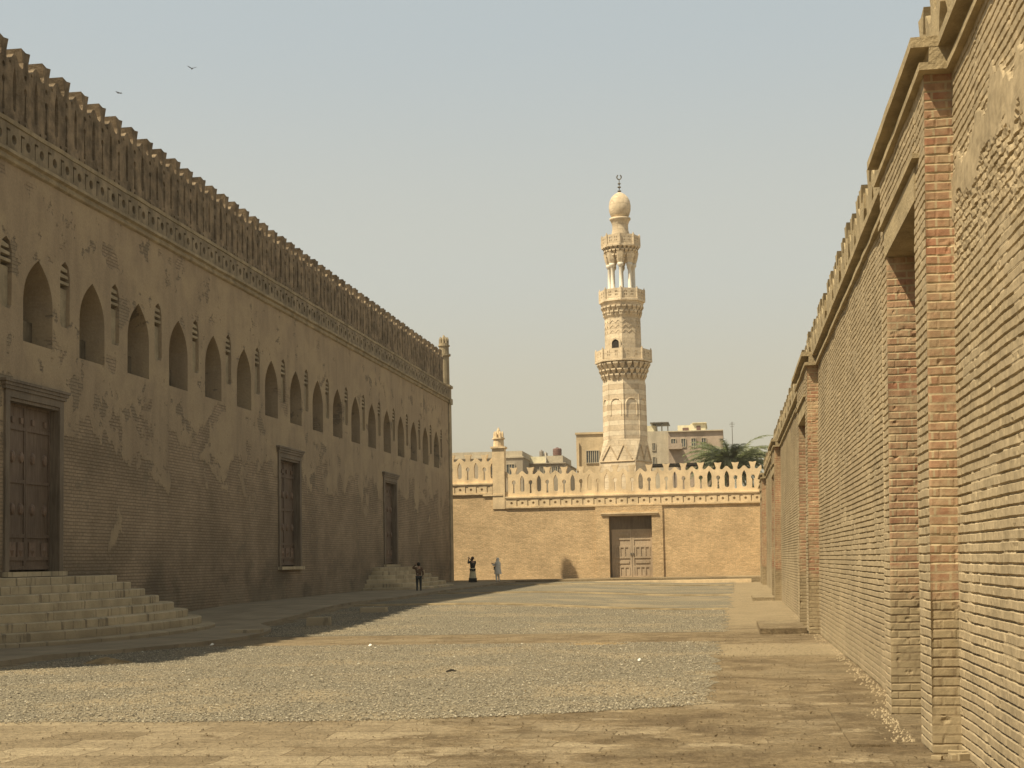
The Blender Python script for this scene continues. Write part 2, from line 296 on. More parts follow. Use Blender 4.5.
# numpy value noise
def vnoise(u, v, seed):
    def h(i, j):
        n = (i.astype(np.int64) * 374761393 + j.astype(np.int64) * 668265263 + seed * 974711) & 0xffffffff
        n = ((n ^ (n >> 13)) * 1274126177) & 0xffffffff; return ((n ^ (n >> 16)) & 0xffff) / 65535.0
    i = np.floor(u); j = np.floor(v); fu = u - i; fv = v - j; fu = fu * fu * (3 - 2 * fu); fv = fv * fv * (3 - 2 * fv)
    return (h(i, j) * (1 - fu) + h(i + 1, j) * fu) * (1 - fv) + (h(i, j + 1) * (1 - fu) + h(i + 1, j + 1) * fu) * fv
def fbm(u, v, seed, o=4):
    s = 0; a = .5; t = 0
    for k in range(o): s = s + a * vnoise(u * 2 ** k, v * 2 ** k, seed + k); t += a; a *= .55
    return s / t
TILT = .025
def brick_panel(name, O, U, Nn, wid, z0, z1, du, dz, mat, parent, groove=.024, vert=.35, plaster=0.0, seed=1, tilt=TILT, tiltdir=(1, 0, 0), protr=.003, rough=.004, tapered=False):
    O = np.array(O, float); U = np.array(U, float); Nn = np.array(Nn, float)
    nu = max(2, int(wid / du) + 1); a = np.linspace(0, wid, nu)
    offs = np.array((0, .0045, .0085, .013, .04, .067, .0715, .0755)) if dz < .03 else np.array((0, .008, .014, .066, .072))
    r0_, r1_ = int(math.floor(z0 / .08)), int(math.ceil(z1 / .08))
    z = np.array([k * .08 + o_ for k in range(r0_, r1_) for o_ in offs]); z = z[(z >= z0 - 1e-6) & (z <= z1 + 1e-6)]; nv = len(z)
    A, Z = np.meshgrid(a, z)
    P = O[None, None, :] + A[..., None] * U; P[..., 2] = Z
    uu = P[..., 0] + P[..., 1]
    row = np.floor(Z / .08 + 1e-6); x = uu + np.where(row.astype(int) % 2 == 0, .12, 0); bn = np.floor(x / .24)
    fv = Z / .08 - row; fu = x / .24 - bn
    r1 = vnoise(row * 7.1 + .5, bn * 3.3 + .5, seed + 9)
    rw = vnoise(row * 1.7 + .2, uu * .9, seed + 19)
    low = fbm(uu * .7, Z * .9, seed + 31, 4)
    dist = np.minimum(fv, 1 - fv) * .08
    smear = np.clip((fbm(uu * 2.2, Z * 4, seed + 41, 4) - .54) * 7, 0, 1)
    g = -groove * (.55 + .6 * rw) * np.clip((.0105 - dist) / .004, 0, 1) * (1 - .85 * smear)
    dv = np.minimum(fu, 1 - fu) * .24
    gv = -groove * vert * .6 * np.clip((.014 - dv) / .006, 0, 1) * (1 - smear)
    hgt = np.minimum(g, gv) + (r1 - .5) * 2 * protr * (1 - .6 * smear) + (fbm(uu * 22, Z * 22, seed + 51, 3) - .5) * 1.2 * rough + (low - .5) * .04
    chip = np.clip((fbm(uu * 9, Z * 14, seed + 61, 3) - .72) * 7, 0, 1); hgt = hgt - .012 * chip
    edge = np.clip(np.minimum(A, wid - A) / .02, 0, 1); hgt = hgt * (.25 + .75 * edge) if tapered else hgt
    wobv = (fbm(uu * 5, Z * 2.2, seed + 77, 3) - .5) * .010; P[..., 2] = Z + wobv
    if plaster > 0:      # remains of a render coat with a torn edge
        c = 4.95 + (fbm(uu * .9, Z * 0 + 3, seed + 71, 3) - .5) * .9
        m_ = np.clip((plaster - np.abs(Z - c) - (fbm(uu * 3, Z * 3, seed + 81, 4) - .5) * .5) * 25, 0, 1)
        hgt = hgt * (1 - m_) + m_ * (.012 + (fbm(uu * 4, Z * 4, seed + 91, 3) - .5) * .02)
        rubble = np.clip((.62 - np.abs(Z - c + .25)) * 4, 0, 1) * (1 - m_)
        hgt = hgt + rubble * ((fbm(uu * 15, Z * 26, seed + 95, 3) - .5) * .04)
    P = P + hgt[..., None] * Nn
    P += (Z * tilt)[..., None] * np.array(tiltdir, float)
    n = nu * nv; idx = np.arange(n).reshape(nv, nu)
    F = np.stack([idx[:-1, :-1], idx[:-1, 1:], idx[1:, 1:], idx[1:, :-1]], -1).reshape(-1, 4)
    me = bpy.data.meshes.new(name); me.vertices.add(n); me.vertices.foreach_set('co', P.reshape(-1))
    me.loops.add(len(F) * 4); me.loops.foreach_set('vertex_index', F.reshape(-1).astype(np.int32))
    me.polygons.add(len(F)); me.polygons.foreach_set('loop_start', np.arange(0, len(F) * 4, 4, dtype=np.int32))
    me.polygons.foreach_set('use_smooth', np.zeros(len(F), bool)); me.update(); me.materials.append(mat); return link(bpy.data.objects.new(name, me), parent)

# ------------------------------------------------------------------ ground
def g(x, y):
    left = sstep(-x, 1, 9)
    return left * (.30 * sstep(y, 37, 52) + .12 * sstep(y, 52, 88)) + (1 - left) * .22 * sstep(y, 50, 85)
def sheet(name, xs, ys, dz, mat, fx=None, parent=None):
    vs = []; nx = len(xs)
    for j, y in enumerate(ys):
        for i, x in enumerate(xs):
            X, Y = fx(x, y, i, j) if fx else (x, y); vs.append((X, Y, g(X, Y) + dz))
    fs = [(j * nx + i, j * nx + i + 1, (j + 1) * nx + i + 1, (j + 1) * nx + i) for j in range(len(ys) - 1) for i in range(nx - 1)]
    return meshobj(name, vs, fs, mat, parent)
xs = [-1500, -400, -100, -50, -30, -22] + [-20 + .5 * i for i in range(47)] + [5, 8, 20, 60, 300, 1500]
ys = [-600, -100, -20, 0] + [2 + 1.0 * i for i in range(100)] + [110, 130, 200, 500, 2500]
o = sheet('ground', xs, ys, 0, M['ground']); o['kind'] = 'structure'
def bed(x0, x1, y0, y1, dz, seed, mat=M['gravel'], step=.4, corner=0.0):
    rr = random.Random(seed); nx = int((x1 - x0) / step); ny = max(3, int((y1 - y0) / step))
    X = [x0 + (x1 - x0) * i / nx for i in range(nx + 1)]; Y = [y0 + (y1 - y0) * j / ny for j in range(ny + 1)]
    jx = [rr.uniform(-.14, .14) for _ in range(max(nx, ny) + 1)]; jy = [rr.uniform(-.06, .06) for _ in range(max(nx, ny) + 1)]
    def fx(x, y, i, j):
        if i in (0, nx): x += jx[j]
        if j in (0, ny): y += jy[i]
        if corner: y += corner * 9 * max(0, (x - x0) / (x1 - x0) - .6) ** 2 * (1 - j / ny) ** 3
        return x, y
    return sheet('gravel_bed', X, Y, dz, mat, fx)
BEDS = [(-12.6, -.30, 15.9, 30.6, 1.2), (-12.4, -.14, 34.6, 49.2, 0), (-12.6, -.02, 51.2, 64.0, 0), (-12.8, .10, 66.8, 80.0, 0), (-12.8, .2, 81.2, 89.6, 0)]
for k, b in enumerate(BEDS):
    o = bed(b[0], b[1], b[2], b[3], .004, k, corner=b[4]); o['kind'] = 'structure'
# loose stones on the nearest beds
def pebbles(name, x0, x1, y0, y1, n, smin, smax, seed, edge=None):
    r = np.random.default_rng(seed); V = []; F = []
    base = np.array([(1, 0, 0), (0, 1, 0), (-1, 0, 0), (0, -1, 0), (0, 0, .8), (0, 0, -.6)], float)
    tri = np.array([(0, 1, 4), (1, 2, 4), (2, 3, 4), (3, 0, 4), (1, 0, 5), (2, 1, 5), (3, 2, 5), (0, 3, 5)])
    X = r.uniform(x0, x1, n); Y = y0 + (y1 - y0) * r.uniform(0, 1, n) ** 1.15; out_ = r.random(n) < .03; X += r.normal(0, .08, n) + out_ * r.normal(0, .5, n); Y += r.normal(0, .07, n) + out_ * r.normal(0, .5, n); S = r.uniform(smin, smax, n) * (1 + (r.random(n) > .97) * .8)
    cut = 1.2 * 9 * np.maximum(0, (X - x0) / (x1 - x0) - .6) ** 2 if y0 < 20 else 0 * X; Y = np.where(Y < y0 + cut, y0 + cut + (Y - y0) * .8 + 0, Y)
    A = r.uniform(0, PI, n); T = r.uniform(-.5, .5, n)
    B = base[None] * S[:, None, None] * r.uniform(.6, 1.2, (n, 6, 1)); B[:, :, 1] *= r.uniform(.5, 1, (n, 1))
    ca, sa = np.cos(A)[:, None], np.sin(A)[:, None]; x_ = B[:, :, 0] * ca - B[:, :, 1] * sa; y_ = B[:, :, 0] * sa + B[:, :, 1] * ca
    z_ = B[:, :, 2] + T[:, None] * x_
    gz = np.array([g(a, b) for a, b in zip(X, Y)])
    P = np.stack([x_ + X[:, None], y_ + Y[:, None], z_ * .8 + (gz + .008 + S * .25)[:, None]], -1)
    Fc = (tri[None] + (np.arange(n) * 6)[:, None, None]).reshape(-1, 3)
    me = bpy.data.meshes.new(name); me.vertices.add(n * 6); me.vertices.foreach_set('co', P.reshape(-1))
    me.loops.add(len(Fc) * 3); me.loops.foreach_set('vertex_index', Fc.reshape(-1).astype(np.int32)); me.polygons.add(len(Fc)); me.polygons.foreach_set('loop_start', np.arange(0, len(Fc) * 3, 3, dtype=np.int32))
    me.polygons.foreach_set('use_smooth', np.zeros(len(Fc), bool)); me.update(); me.materials.append(M['pebble']); return link(bpy.data.objects.new(name, me))
o = pebbles('loose_gravel', -12.4, -.35, 15.75, 30.6, 62000, .006, .019, 3); o['kind'] = 'stuff'; tag(o, 'loose grey and tan gravel stones in the nearest bed of the courtyard', 'gravel')
o = pebbles('loose_gravel', -12.2, -.2, 34.7, 49.0, 26000, .009, .021, 4); o['kind'] = 'stuff'; tag(o, 'loose gravel stones in the second bed beyond the earth path', 'gravel')
_bk = M['pebble']; M['pebble'] = M['ground']
o = pebbles('grit', -9, 1.6, 10.2, 34, 9000, .004, .016, 6); o['kind'] = 'stuff'; tag(o, 'fine grit and crumbs scattered on the bare earth of the foreground', 'grit'); M['pebble'] = _bk
# stone walkway along the mosque wall, bulging round the steps
def walkx(y):
    v = -12.9 + .25 * math.sin(y * .35) * .4
    v = max(v, -17 + 5.9 * math.sqrt(max(0, 1 - ((y - 33.5) / 9.0) ** 2)) if abs(y - 33.5) < 9 else -99)
    return v
def walkway():
    vs = []; fs = []; ys_ = [20 + .5 * i for i in range(143)]
    for y in ys_:
        xe = walkx(y) + random.uniform(-.03, .03); zz = g(xe, y)
        for x, dz in ((-17.2, .10), (-15, .095), (xe, .085), (xe + .015, -.05)): vs.append((x, y, (g(x, y) if dz > 0 else zz) + dz))
    for j in range(len(ys_) - 1):
        for i in range(3): a = j * 4 + i; fs.append((a, a + 1, a + 5, a + 4))
    return meshobj('walkway', vs, fs, M['walk'])
walkway()['kind'] = 'structure'
# second narrow kerb strip crossing between beds, pale raised strips
for (y0, y1, x1) in ((49.5, 49.75, -.1), (64.3, 64.6, 0), (80.4, 80.65, .1)):
    X = [-12.6 + .7 * i for i in range(19)]; X[-1] = x1
    vs = [];
    for x in X:
        for y, dz in ((y0, 0.0), (y0 + .01, .05), (y1, .05), (y1 + .01, 0.0)): vs.append((x, y + random.uniform(-.01, .01), g(x, y) + dz))
    fs = [(i * 4 + k, i * 4 + k + 1, i * 4 + k + 5, i * 4 + k + 4) for i in range(len(X) - 1) for k in range(3)]
    meshobj('kerb_strip', vs, fs, M['right_trim'])['kind'] = 'structure'
# raised pavement before the far wall
pv = MB().box(-30, 2.4, 90.4, 97.2, 0.0, .52); pv.box(-30, 2.0, 90.0, 90.4, 0.0, .47)
pv.build('pavement', M['ground'])['kind'] = 'structure'
pk = MB().box(-13.2, 1.2, 88.9, 89.9, .1, .415).build('pavement_step', M['far_trim']); pk['kind'] = 'structure'

# ------------------------------------------------------------------ crenellation unit (local: a along, b up, t thick)
def merlon_loops(wd, h, holes=True, nr=1.0):
    s = h / 1.86; c = wd / 2
    out_ = [(0, 0), (wd, 0), (wd, 1.62 * s)]
    hw = .24
    pts = [(c + .44 * wd, 1.60 * s), (c + .27 * wd, 1.42 * s), (c + .17 * wd, 1.40 * s), (c + .14, 1.44 * s), (c + .13, 1.55 * s), (c + hw, 1.86 * s), (c, 1.82 * s), (c - hw, 1.86 * s), (c - .13, 1.55 * s), (c - .14, 1.44 * s), (c - .17 * wd, 1.40 * s), (c - .27 * wd, 1.42 * s), (c - .44 * wd, 1.60 * s), (0, 1.62 * s)]
    L = [out_ + pts]
    if holes:
        key = []
        for k in range(11):
            a = -PI / 2 + .42 + (2 * PI - .84) * k / 10; key.append((c + .15 * nr * math.cos(a), .90 * s + .17 * nr * math.sin(a)))
        key += [(c - .05, .5 * s), (c - .07, .22 * s), (c + .07, .22 * s), (c + .05, .5 * s)]
        L.append(key)
        # half lancets at both sides leave a full lancet between neighbours: cut as notches from the sides
        q = [(0, .30 * s), (.17, .34 * s), (.17, 1.0 * s), (.12, 1.18 * s), (0, 1.34 * s)]
        body = L[0]
        body = [(0, 0), (wd, 0), (wd, .30 * s), (wd - .14 * nr, .34 * s), (wd - .17 * nr, .45 * s), (wd - .17 * nr, 1.02 * s), (wd - .11 * nr, 1.2 * s), (wd, 1.34 * s), (wd, 1.62 * s)] + pts[:-1] + [(0, 1.62 * s), (0, 1.34 * s), (.11 * nr, 1.2 * s), (.17 * nr, 1.02 * s), (.17 * nr, .45 * s), (.14 * nr, .34 * s), (0, .30 * s)]
        L[0] = body
    return L
def frieze_loops(length, h, pitch, a0, rk=1.0):
    L = [rect(0, length, 0, h)]; a = a0
    while a < length - pitch * .6:
        if a > pitch * .5:
            L.append(circ(a, h * .45, h * .15 * rk, 12))
        if a + pitch / 2 < length - .1 and a > pitch * .5:
            b = a + pitch / 2; L.append([(b - .03, .08 * h), (b + .03, .08 * h), (b + .03, h * .70), (b + .17, h * .70), (b + .17, h * .80), (b - .03, h * .80)])
        a += pitch
    return L

# ------------------------------------------------------------------ LEFT: mosque
LX = -17.0
mq = thing('mosque_building', 'long shaded brick and plaster mosque wall on the left with pointed windows and openwork battlement', 'mosque', (LX, 55, 0))
YA, YB = 20.0, 91.6
arcs = [35.2 + 3.235 * k for k in range(-5, 17)]; shells = [33.5 + 3.235 * k for k in range(-4, 18)]
doors = [(33.65, 36.35), (55.55, 58.15), (73.2, 75.8)]
loops = [rect(YA, YB, -.3, 11.6)]
for a in arcs:
    if a > YA + 1: loops.append(arch(a, 7.30, 9.45, 1.62, 8.25))
for a in shells:
    if YA + 1 < a < YB - 1:
        loops.append([(a - .29, 8.08), (a - .2, 7.98), (a + .2, 7.98), (a + .29, 8.08), (a + .29, 9.35), (a + .2, 9.6), (a, 9.72), (a - .2, 9.6), (a - .29, 9.35)])
for (a, b) in doors: loops.append(rect(a - .18, b + .18, 1.55, 6.02))
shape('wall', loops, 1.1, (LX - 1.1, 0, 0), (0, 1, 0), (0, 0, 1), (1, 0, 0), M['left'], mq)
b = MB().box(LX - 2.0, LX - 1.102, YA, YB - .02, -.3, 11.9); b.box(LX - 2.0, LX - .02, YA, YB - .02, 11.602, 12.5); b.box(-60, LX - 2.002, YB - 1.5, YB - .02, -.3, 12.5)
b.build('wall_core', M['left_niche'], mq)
# niche linings: low plinth block inside each window niche, grille stub
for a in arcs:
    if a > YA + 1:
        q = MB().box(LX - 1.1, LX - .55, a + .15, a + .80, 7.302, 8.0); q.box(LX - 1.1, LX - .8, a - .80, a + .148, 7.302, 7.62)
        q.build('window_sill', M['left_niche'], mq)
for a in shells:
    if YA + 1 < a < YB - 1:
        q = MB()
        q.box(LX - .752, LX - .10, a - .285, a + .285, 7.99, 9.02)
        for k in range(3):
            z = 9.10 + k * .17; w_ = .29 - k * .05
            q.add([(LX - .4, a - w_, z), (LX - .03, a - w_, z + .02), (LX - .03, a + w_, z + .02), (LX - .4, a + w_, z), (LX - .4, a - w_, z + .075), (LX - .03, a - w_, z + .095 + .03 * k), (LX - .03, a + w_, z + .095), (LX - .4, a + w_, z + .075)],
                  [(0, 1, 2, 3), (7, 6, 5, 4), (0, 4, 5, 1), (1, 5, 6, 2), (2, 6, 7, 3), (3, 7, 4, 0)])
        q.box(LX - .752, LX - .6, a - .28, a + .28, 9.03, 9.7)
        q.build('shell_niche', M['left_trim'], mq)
def extr(name, prof, y0, y1, mat, parent, axis='y', wob=.0):
    # profile (x, z) extruded along y with slight unevenness
    n = max(2, int((y1 - y0) / .6)); vs = []; fs = []; m_ = len(prof)
    for i in range(n + 1):
        y = y0 + (y1 - y0) * i / n; dx = random.uniform(-wob, wob); dz = random.uniform(-wob, wob)
        for (x, z) in prof: vs.append((x + dx, y, z + dz) if axis == 'y' else (y, x + dx, z + dz))
    for i in range(n):
        for k in range(m_): fs.append((i * m_ + k, i * m_ + (k + 1) % m_, (i + 1) * m_ + (k + 1) % m_, (i + 1) * m_ + k))
    fs.append(tuple(range(m_))[::-1]); fs.append(tuple(n * m_ + k for k in range(m_)))
    return meshobj(name, vs, fs, mat, parent)
X0 = LX + .003
extr('moulding', [(X0, 11.52), (X0 + .07, 11.56), (X0 + .09, 11.62), (X0 + .05, 11.66), (X0 + .05, 11.70), (X0 + .14, 11.74), (X0 + .14, 11.82), (X0, 11.86)], YA, YB, M['left_trim'], mq, wob=.008)
extr('moulding', [(X0 - .1, 12.42), (X0 + .12, 12.46), (X0 + .13, 12.56), (X0 - .1, 12.60)], YA, YB, M['left_trim'], mq, wob=.01)
fr = shape('frieze', frieze_loops(YB - YA - .5, .60, .74, .36, 1.35), .16, (LX - .06, YA, 11.84), (0, 1, 0), (0, 0, 1), (1, 0, 0), M['left_frieze'], mq)
mp = 1.16
_c = mp / 2
un0 = shape('merlon', merlon_loops(mp, 2.05, True, .55) + [circ(_c, 1.36, .075, 8), [(_c - .10, .06), (_c + .10, .06), (_c, .20)], circ(_c - .33, .14, .05, 6), circ(_c + .33, 1.52, .05, 6)], .46, (LX - .48, YA, 12.56), (0, 1, 0), (0, 0, 1), (1, 0, 0), M['left_parapet'], mq)
k = 1
while YA + (k + 1) * mp < YB - .9:
    copyo(un0, mq, (random.uniform(-.012, .012), k * mp, random.uniform(-.02, .015))); k += 1
# corner pier with small crowned turret
tr = MB()
tr.box(LX - .62, LX + .07, YB - .74, YB + .06, -.3, 11.5); tr.box(LX - .66, LX + .15, YB - .82, YB + .14, 11.5, 11.84); tr.box(LX - .6, LX + .08, YB - .76, YB + .06, 11.84, 12.5)
tr.box(LX - .68, LX + .17, YB - .86, YB + .16, 12.5, 12.66); tr.ring(LX - .27, YB - .36, [(12.66, .33), (14.5, .32), (14.51, .42), (14.63, .42), (14.64, .3)], 14)
tr.build('corner_pier', M['left_trim'], mq)
tr = MB(); cx, cy = LX - .27, YB - .36
tr.ring(cx, cy, [(14.64, .32), (15.1, .31), (15.12, .37), (15.2, .37), (15.21, .31), (15.3, .31)], 16)
for k in range(8):
    a = 2 * PI * k / 8; tr.ring(cx + .24 * math.cos(a), cy + .24 * math.sin(a), [(15.28, .08), (15.55, .075), (15.7, .02)], 6)
tr.ring(cx, cy, [(15.3, .2), (15.65, .13), (15.85, .03)], 8)
tr.build('corner_turret', M['left_trim'], mq)
# doors
def wood_door(yc0, yc1, zb, zt, x, parent, rough=False):
    f = MB(); w0, w1 = yc0, yc1
    f.box(x - .30, x + .06, w0 - .22, w0, zb - .05, zt + .02); f.box(x - .30, x + .06, w1, w1 + .22, zb - .05, zt + .02); f.box(x - .30, x + .062, w0 - .22, w1 + .22, zt + .022, zt + .20)
    f.box(x - .30, x + .02, w0 - .10, w1 + .10, zt - .06, zt + .018)
    fr_ = f.build('door_frame', M['frame'], parent)
    MB().box(x - .30, x + .10, w0 - .32, w1 + .32, zt + .203, zt + .29).box(x - .30, x + .13, w0 - .37, w1 + .37, zt + .293, zt + .37).box(x - .3, x + .16, w0 - .42, w1 + .42, zt + .373, zt + .44).build('door_cornice', M['frame'], fr_)
    MB().box(x - .74, x + .16, w0 - .25, w1 + .25, zb - .17, zb - .052).build('door_sill', M['step'], parent)
    xf = x - .24; H_ = zt - zb; mid = (w0 + w1) / 2
    for (a, b_) in ((w0 + .01, mid - .008), (mid + .008, w1 - .01)):
        d = MB().box(xf - .08, xf, a, b_, zb, zt)
        for fz in (.0, .055, .19, .515, .83, .97):
            d.box(xf, xf + .035, a, b_, zb + H_ * fz, zb + H_ * fz + .09)
        d.box(xf, xf + .03, a, a + .07, zb + .1, zt - .1); d.box(xf, xf + .03, b_ - .07, b_, zb + .1, zt - .1)
        lf = d.build('door_leaf', M['door'], parent)
        n = 3 if a < mid - .1 else 2
        for fz, sq in ((.89, 1), (.67, 0), (.36, 0), (.115, 2)):
            for i in range(n):
                st = MB(); yy = a + (b_ - a) * (i + .5) / n + (.05 if n == 2 else 0); zz = zb + H_ * fz
                if sq == 1: st.box(xf, xf + .05, yy - .07, yy + .07, zz - .07, zz + .07)
                elif sq == 2:
                    st.box(xf, xf + .03, yy - .17, yy + .17, zz - .2, zz + .2)
                    st.add([(xf + .03, yy, zz - .16), (xf + .03, yy + .13, zz), (xf + .03, yy, zz + .16), (xf + .03, yy - .13, zz), (xf + .09, yy, zz)], [(0, 1, 4), (1, 2, 4), (2, 3, 4), (3, 0, 4), (3, 2, 1, 0)])
                else:
                    vs = []; 
                    for r_, dx in ((.12, 0), (.10, .05), (.03, .08)): vs += [(xf + dx, yy + r_ * math.cos(q * PI / 5), zz + 1.3 * r_ * math.sin(q * PI / 5)) for q in range(10)]
                    fs = [(j * 10 + q, j * 10 + (q + 1) % 10, (j + 1) * 10 + (q + 1) % 10, (j + 1) * 10 + q) for j in range(2) for q in range(10)] + [tuple(range(20, 30)), tuple(range(10))[::-1]]
                    st.add(vs, fs)
                st.build('stud', M['stud'], lf)
for (a, b_) in doors: wood_door(a, b_, 1.70, 5.82, LX, mq)
# stairs of stacked slabs
SP = [(.79, 4.0, 4.5), (1.14, 4.4, 4.2), (1.51, 4.8, 3.9), (1.89, 5.2, 3.6), (2.33, 5.6, 3.3), (2.77, 6.0, 3.0), (3.24, 6.35, 2.7), (3.78, 6.6, 2.4)]
def stairs(yc, label, n):
    r_ = thing('stone_stairs', label, 'stairs', (LX, yc, .1))
    for k in range(n):
        a, b_, e = SP[k]; z1 = 1.515 - .190 * k; z0 = z1 - .190 if k < n - 1 else -.2
        pts = []
        for i in range(41):
            th = -PI / 2 + PI * i / 40; c, s_ = math.cos(th), math.sin(th)
            pts.append((LX + a * abs(c) ** (2 / e), yc + b_ * math.copysign(abs(s_) ** (2 / e), s_)))
        pts[0] = (LX + .003, pts[0][1]); pts[-1] = (LX + .003, pts[-1][1])
        nn = len(pts); ins = [(LX + max(0, (p[0] - LX)) * .985 - .0 + .003, yc + (p[1] - yc) * .993) for p in pts]
        rings = [(pts, z0 + .002), (pts, z1 - .02), (ins, z1)]
        vs = [(p[0], p[1], z) for rg, z in rings for p in rg]
        fs = [(j * nn + i, j * nn + i + 1, (j + 1) * nn + i + 1, (j + 1) * nn + i) for j in range(2) for i in range(nn - 1)]
        fs += [tuple(range(nn))[::-1], tuple(2 * nn + i for i in range(nn))]
        fs += [(j * nn + nn - 1, j * nn, (j + 1) * nn, (j + 1) * nn + nn - 1) for j in range(2)]
        meshobj('step', vs, fs, M['step'], r_)
stairs(35.0, 'broad worn stone stairs of eight curved steps below the nearest mosque door', 8)
stairs(74.5, 'distant worn stone stairs behind the man in dark trousers, below the farthest mosque door', 6)

# ------------------------------------------------------------------ FAR wall
FY = 97.0
fw = thing('boundary_wall', 'sunlit ochre brick wall closing the far end of the courtyard with openwork battlement and wooden gate', 'wall', (-6, FY, .5))
GX0, GX1, GZ = -7.68, -4.92, 4.48
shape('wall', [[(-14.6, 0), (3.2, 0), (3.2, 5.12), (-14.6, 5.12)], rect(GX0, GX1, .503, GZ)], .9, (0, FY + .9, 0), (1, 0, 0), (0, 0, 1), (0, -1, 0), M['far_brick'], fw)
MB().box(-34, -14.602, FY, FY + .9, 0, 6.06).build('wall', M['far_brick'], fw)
# gate surround stands proud
shape('gate_surround', [rect(-8.55, -4.22, .52, 5.10), rect(GX0, GX1, .503 - .1, GZ)] if False else [[(-8.55, .52), (GX0, .52), (GX0, GZ), (GX1, GZ), (GX1, .52), (-4.22, .52), (-4.22, 5.10), (-8.55, 5.10)]], .10, (0, FY - .003, 0), (1, 0, 0), (0, 0, 1), (0, -1, 0), M['far_brick'], fw)
MB().box(-8.15, -4.55, FY - .17, FY - .105, GZ + .02, GZ + .14).box(-8.2, -4.5, FY - .22, FY - .105, GZ + .142, GZ + .24).build('gate_lintel', M['far_trim'], fw)
# wooden gate, recessed
gy = FY + .42
ga = MB().box(GX0, GX1, gy + .1, gy + .2, .5, GZ).box(GX0, GX0 + .1, gy - .02, gy + .1, .5, GZ).box(GX0 + .1, GX1, gy - .02, gy + .1, 3.65, GZ).build('gate_frame', M['frame'], fw)  # dark board across the top; recess shade is put into its wood colour
mid = (GX0 + .1 + GX1) / 2
for (a, b_) in ((GX0 + .12, mid - .01), (mid + .01, GX1 - .02)):
    d = MB().box(a, b_, gy + .02, gy + .09, .53, 3.63)
    W_ = b_ - a; y1 = gy + .02; y0 = y1 - .04
    for (z0, z1) in ((.53, .62), (1.15, 1.27), (1.75, 1.87), (2.45, 2.57), (2.95, 3.05), (3.5, 3.63)): d.box(a, b_, y0, y1, z0, z1)
    for x in (a, b_ - .12): d.box(x, x + .12, y0 - .002, y1, .53, 3.63)
    for z0, z1 in ((.62, 1.15), (1.87, 2.45)):
        for i in range(4): x = a + .2 + (W_ - .4) * i / 3 - .04; d.box(x, x + .1, y0, y1, z0 + .003, z1 - .003)
    for z in (1.42, 3.22): d.box(a + .2, b_ - .2, y0, y1, z, z + .16)
    lf = d.build('gate_leaf', M['gate'], fw)
    MB().box((b_ - .09) if a < mid - .1 else a + .03, (b_ - .03) if a < mid - .1 else a + .09, y0 - .06, y0 - .004, 1.95, 2.1).build('handle', M['iron'], lf)
def far_parapet(x0, x1, zb, holes_seed):
    L_ = x1 - x0
    extr('moulding', [(FY + .1, zb - .02), (FY - .06, zb), (FY - .10, zb + .05), (FY - .10, zb + .11), (FY + .1, zb + .13)], x0, x1, M['far_trim'], fw, axis='x', wob=.006)
    MB().box(x0, x1, FY + .08, FY + .5, zb + .1, zb + .82).build('frieze_backing', M['far_trim'], fw)
    shape('frieze', frieze_loops(L_, .55, .72, .4), .12, (x0, FY + .078, zb + .13), (1, 0, 0), (0, 0, 1), (0, -1, 0), M['far_trim'], fw)
    extr('moulding', [(FY + .1, zb + .69), (FY - .10, zb + .70), (FY - .10, zb + .80), (FY + .1, zb + .82)], x0, x1, M['far_trim'], fw, axis='x', wob=.006)
    u = shape('merlon', merlon_loops(1.105, 1.92, True, .85), .32, (x0, FY + .42, zb + .80), (1, 0, 0), (0, 0, 1), (0, -1, 0), M['far_trim'], fw)
    k = 1
    while x0 + (k + 1) * 1.105 < x1 + .35: copyo(u, fw, (k * 1.105, random.uniform(-.01, .01), random.uniform(-.03, .015))); k += 1
far_parapet(-14.42, 2.3, 5.10, 1)
far_parapet(-15.25 - 1.105 * 16, -15.27, 6.04, 2)
tq = MB().box(-15.25, -14.45, FY - .06, FY + .74, 5.12, 9.1).box(-15.34, -14.36, FY - .15, FY + .83, 9.1, 9.22)
tq.box(-15.9, -14.6, FY - .10, FY - .002, 5.98, 6.08)
tq.build('pier', M['far_trim'], fw)
tq = MB().ring(-14.85, FY + .3, [(9.22, .36), (9.7, .34), (9.72, .42), (9.8, .42)], 12)
for k in range(6):
    a = PI / 3 * k; tq.ring(-14.85 + .27 * math.cos(a), FY + .3 + .27 * math.sin(a), [(9.8, .08), (10.1, .07), (10.25, .02)], 6)
tq.ring(-14.85, FY + .3, [(9.8, .2), (10.3, .12), (10.5, .02)], 8)
tq.build('turret', M['far_trim'], fw)

# ------------------------------------------------------------------ RIGHT wall
rw = thing('enclosure_wall', 'tall sunlit brick wall along the right with deep gateways framed in red brick', 'wall', (2.2, 40, 0))
def xb(x, z): return x + TILT * z
def rbox(name, x0, x1, y0, y1, z0, z1, mat, parent, mb=None):
    q = MB(); vs = [(x + TILT * z, y, z) for z in (z0, z1) for y in (y0, y1) for x in (x0, x1)]
    q.add(vs, [(0, 2, 3, 1), (4, 5, 7, 6), (0, 1, 5, 4), (2, 6, 7, 3), (0, 4, 6, 2), (1, 3, 7, 5)])
    return q.build(name, mat, parent)
WX, BX = 1.87, 1.64
bays = [(13.15, 13.9, 16.4, 17.0), (33.2, 34.1, 37.4, 38.2), (57.6, 58.5, 61.6, 62.4), (80.6, 81.4, 84.4, 85.2)]
segs = [(1.0, 13.15), (17.0, 33.2), (38.2, 57.6), (62.4, 80.6), (85.2, 97.0)]
CZ = 5.83
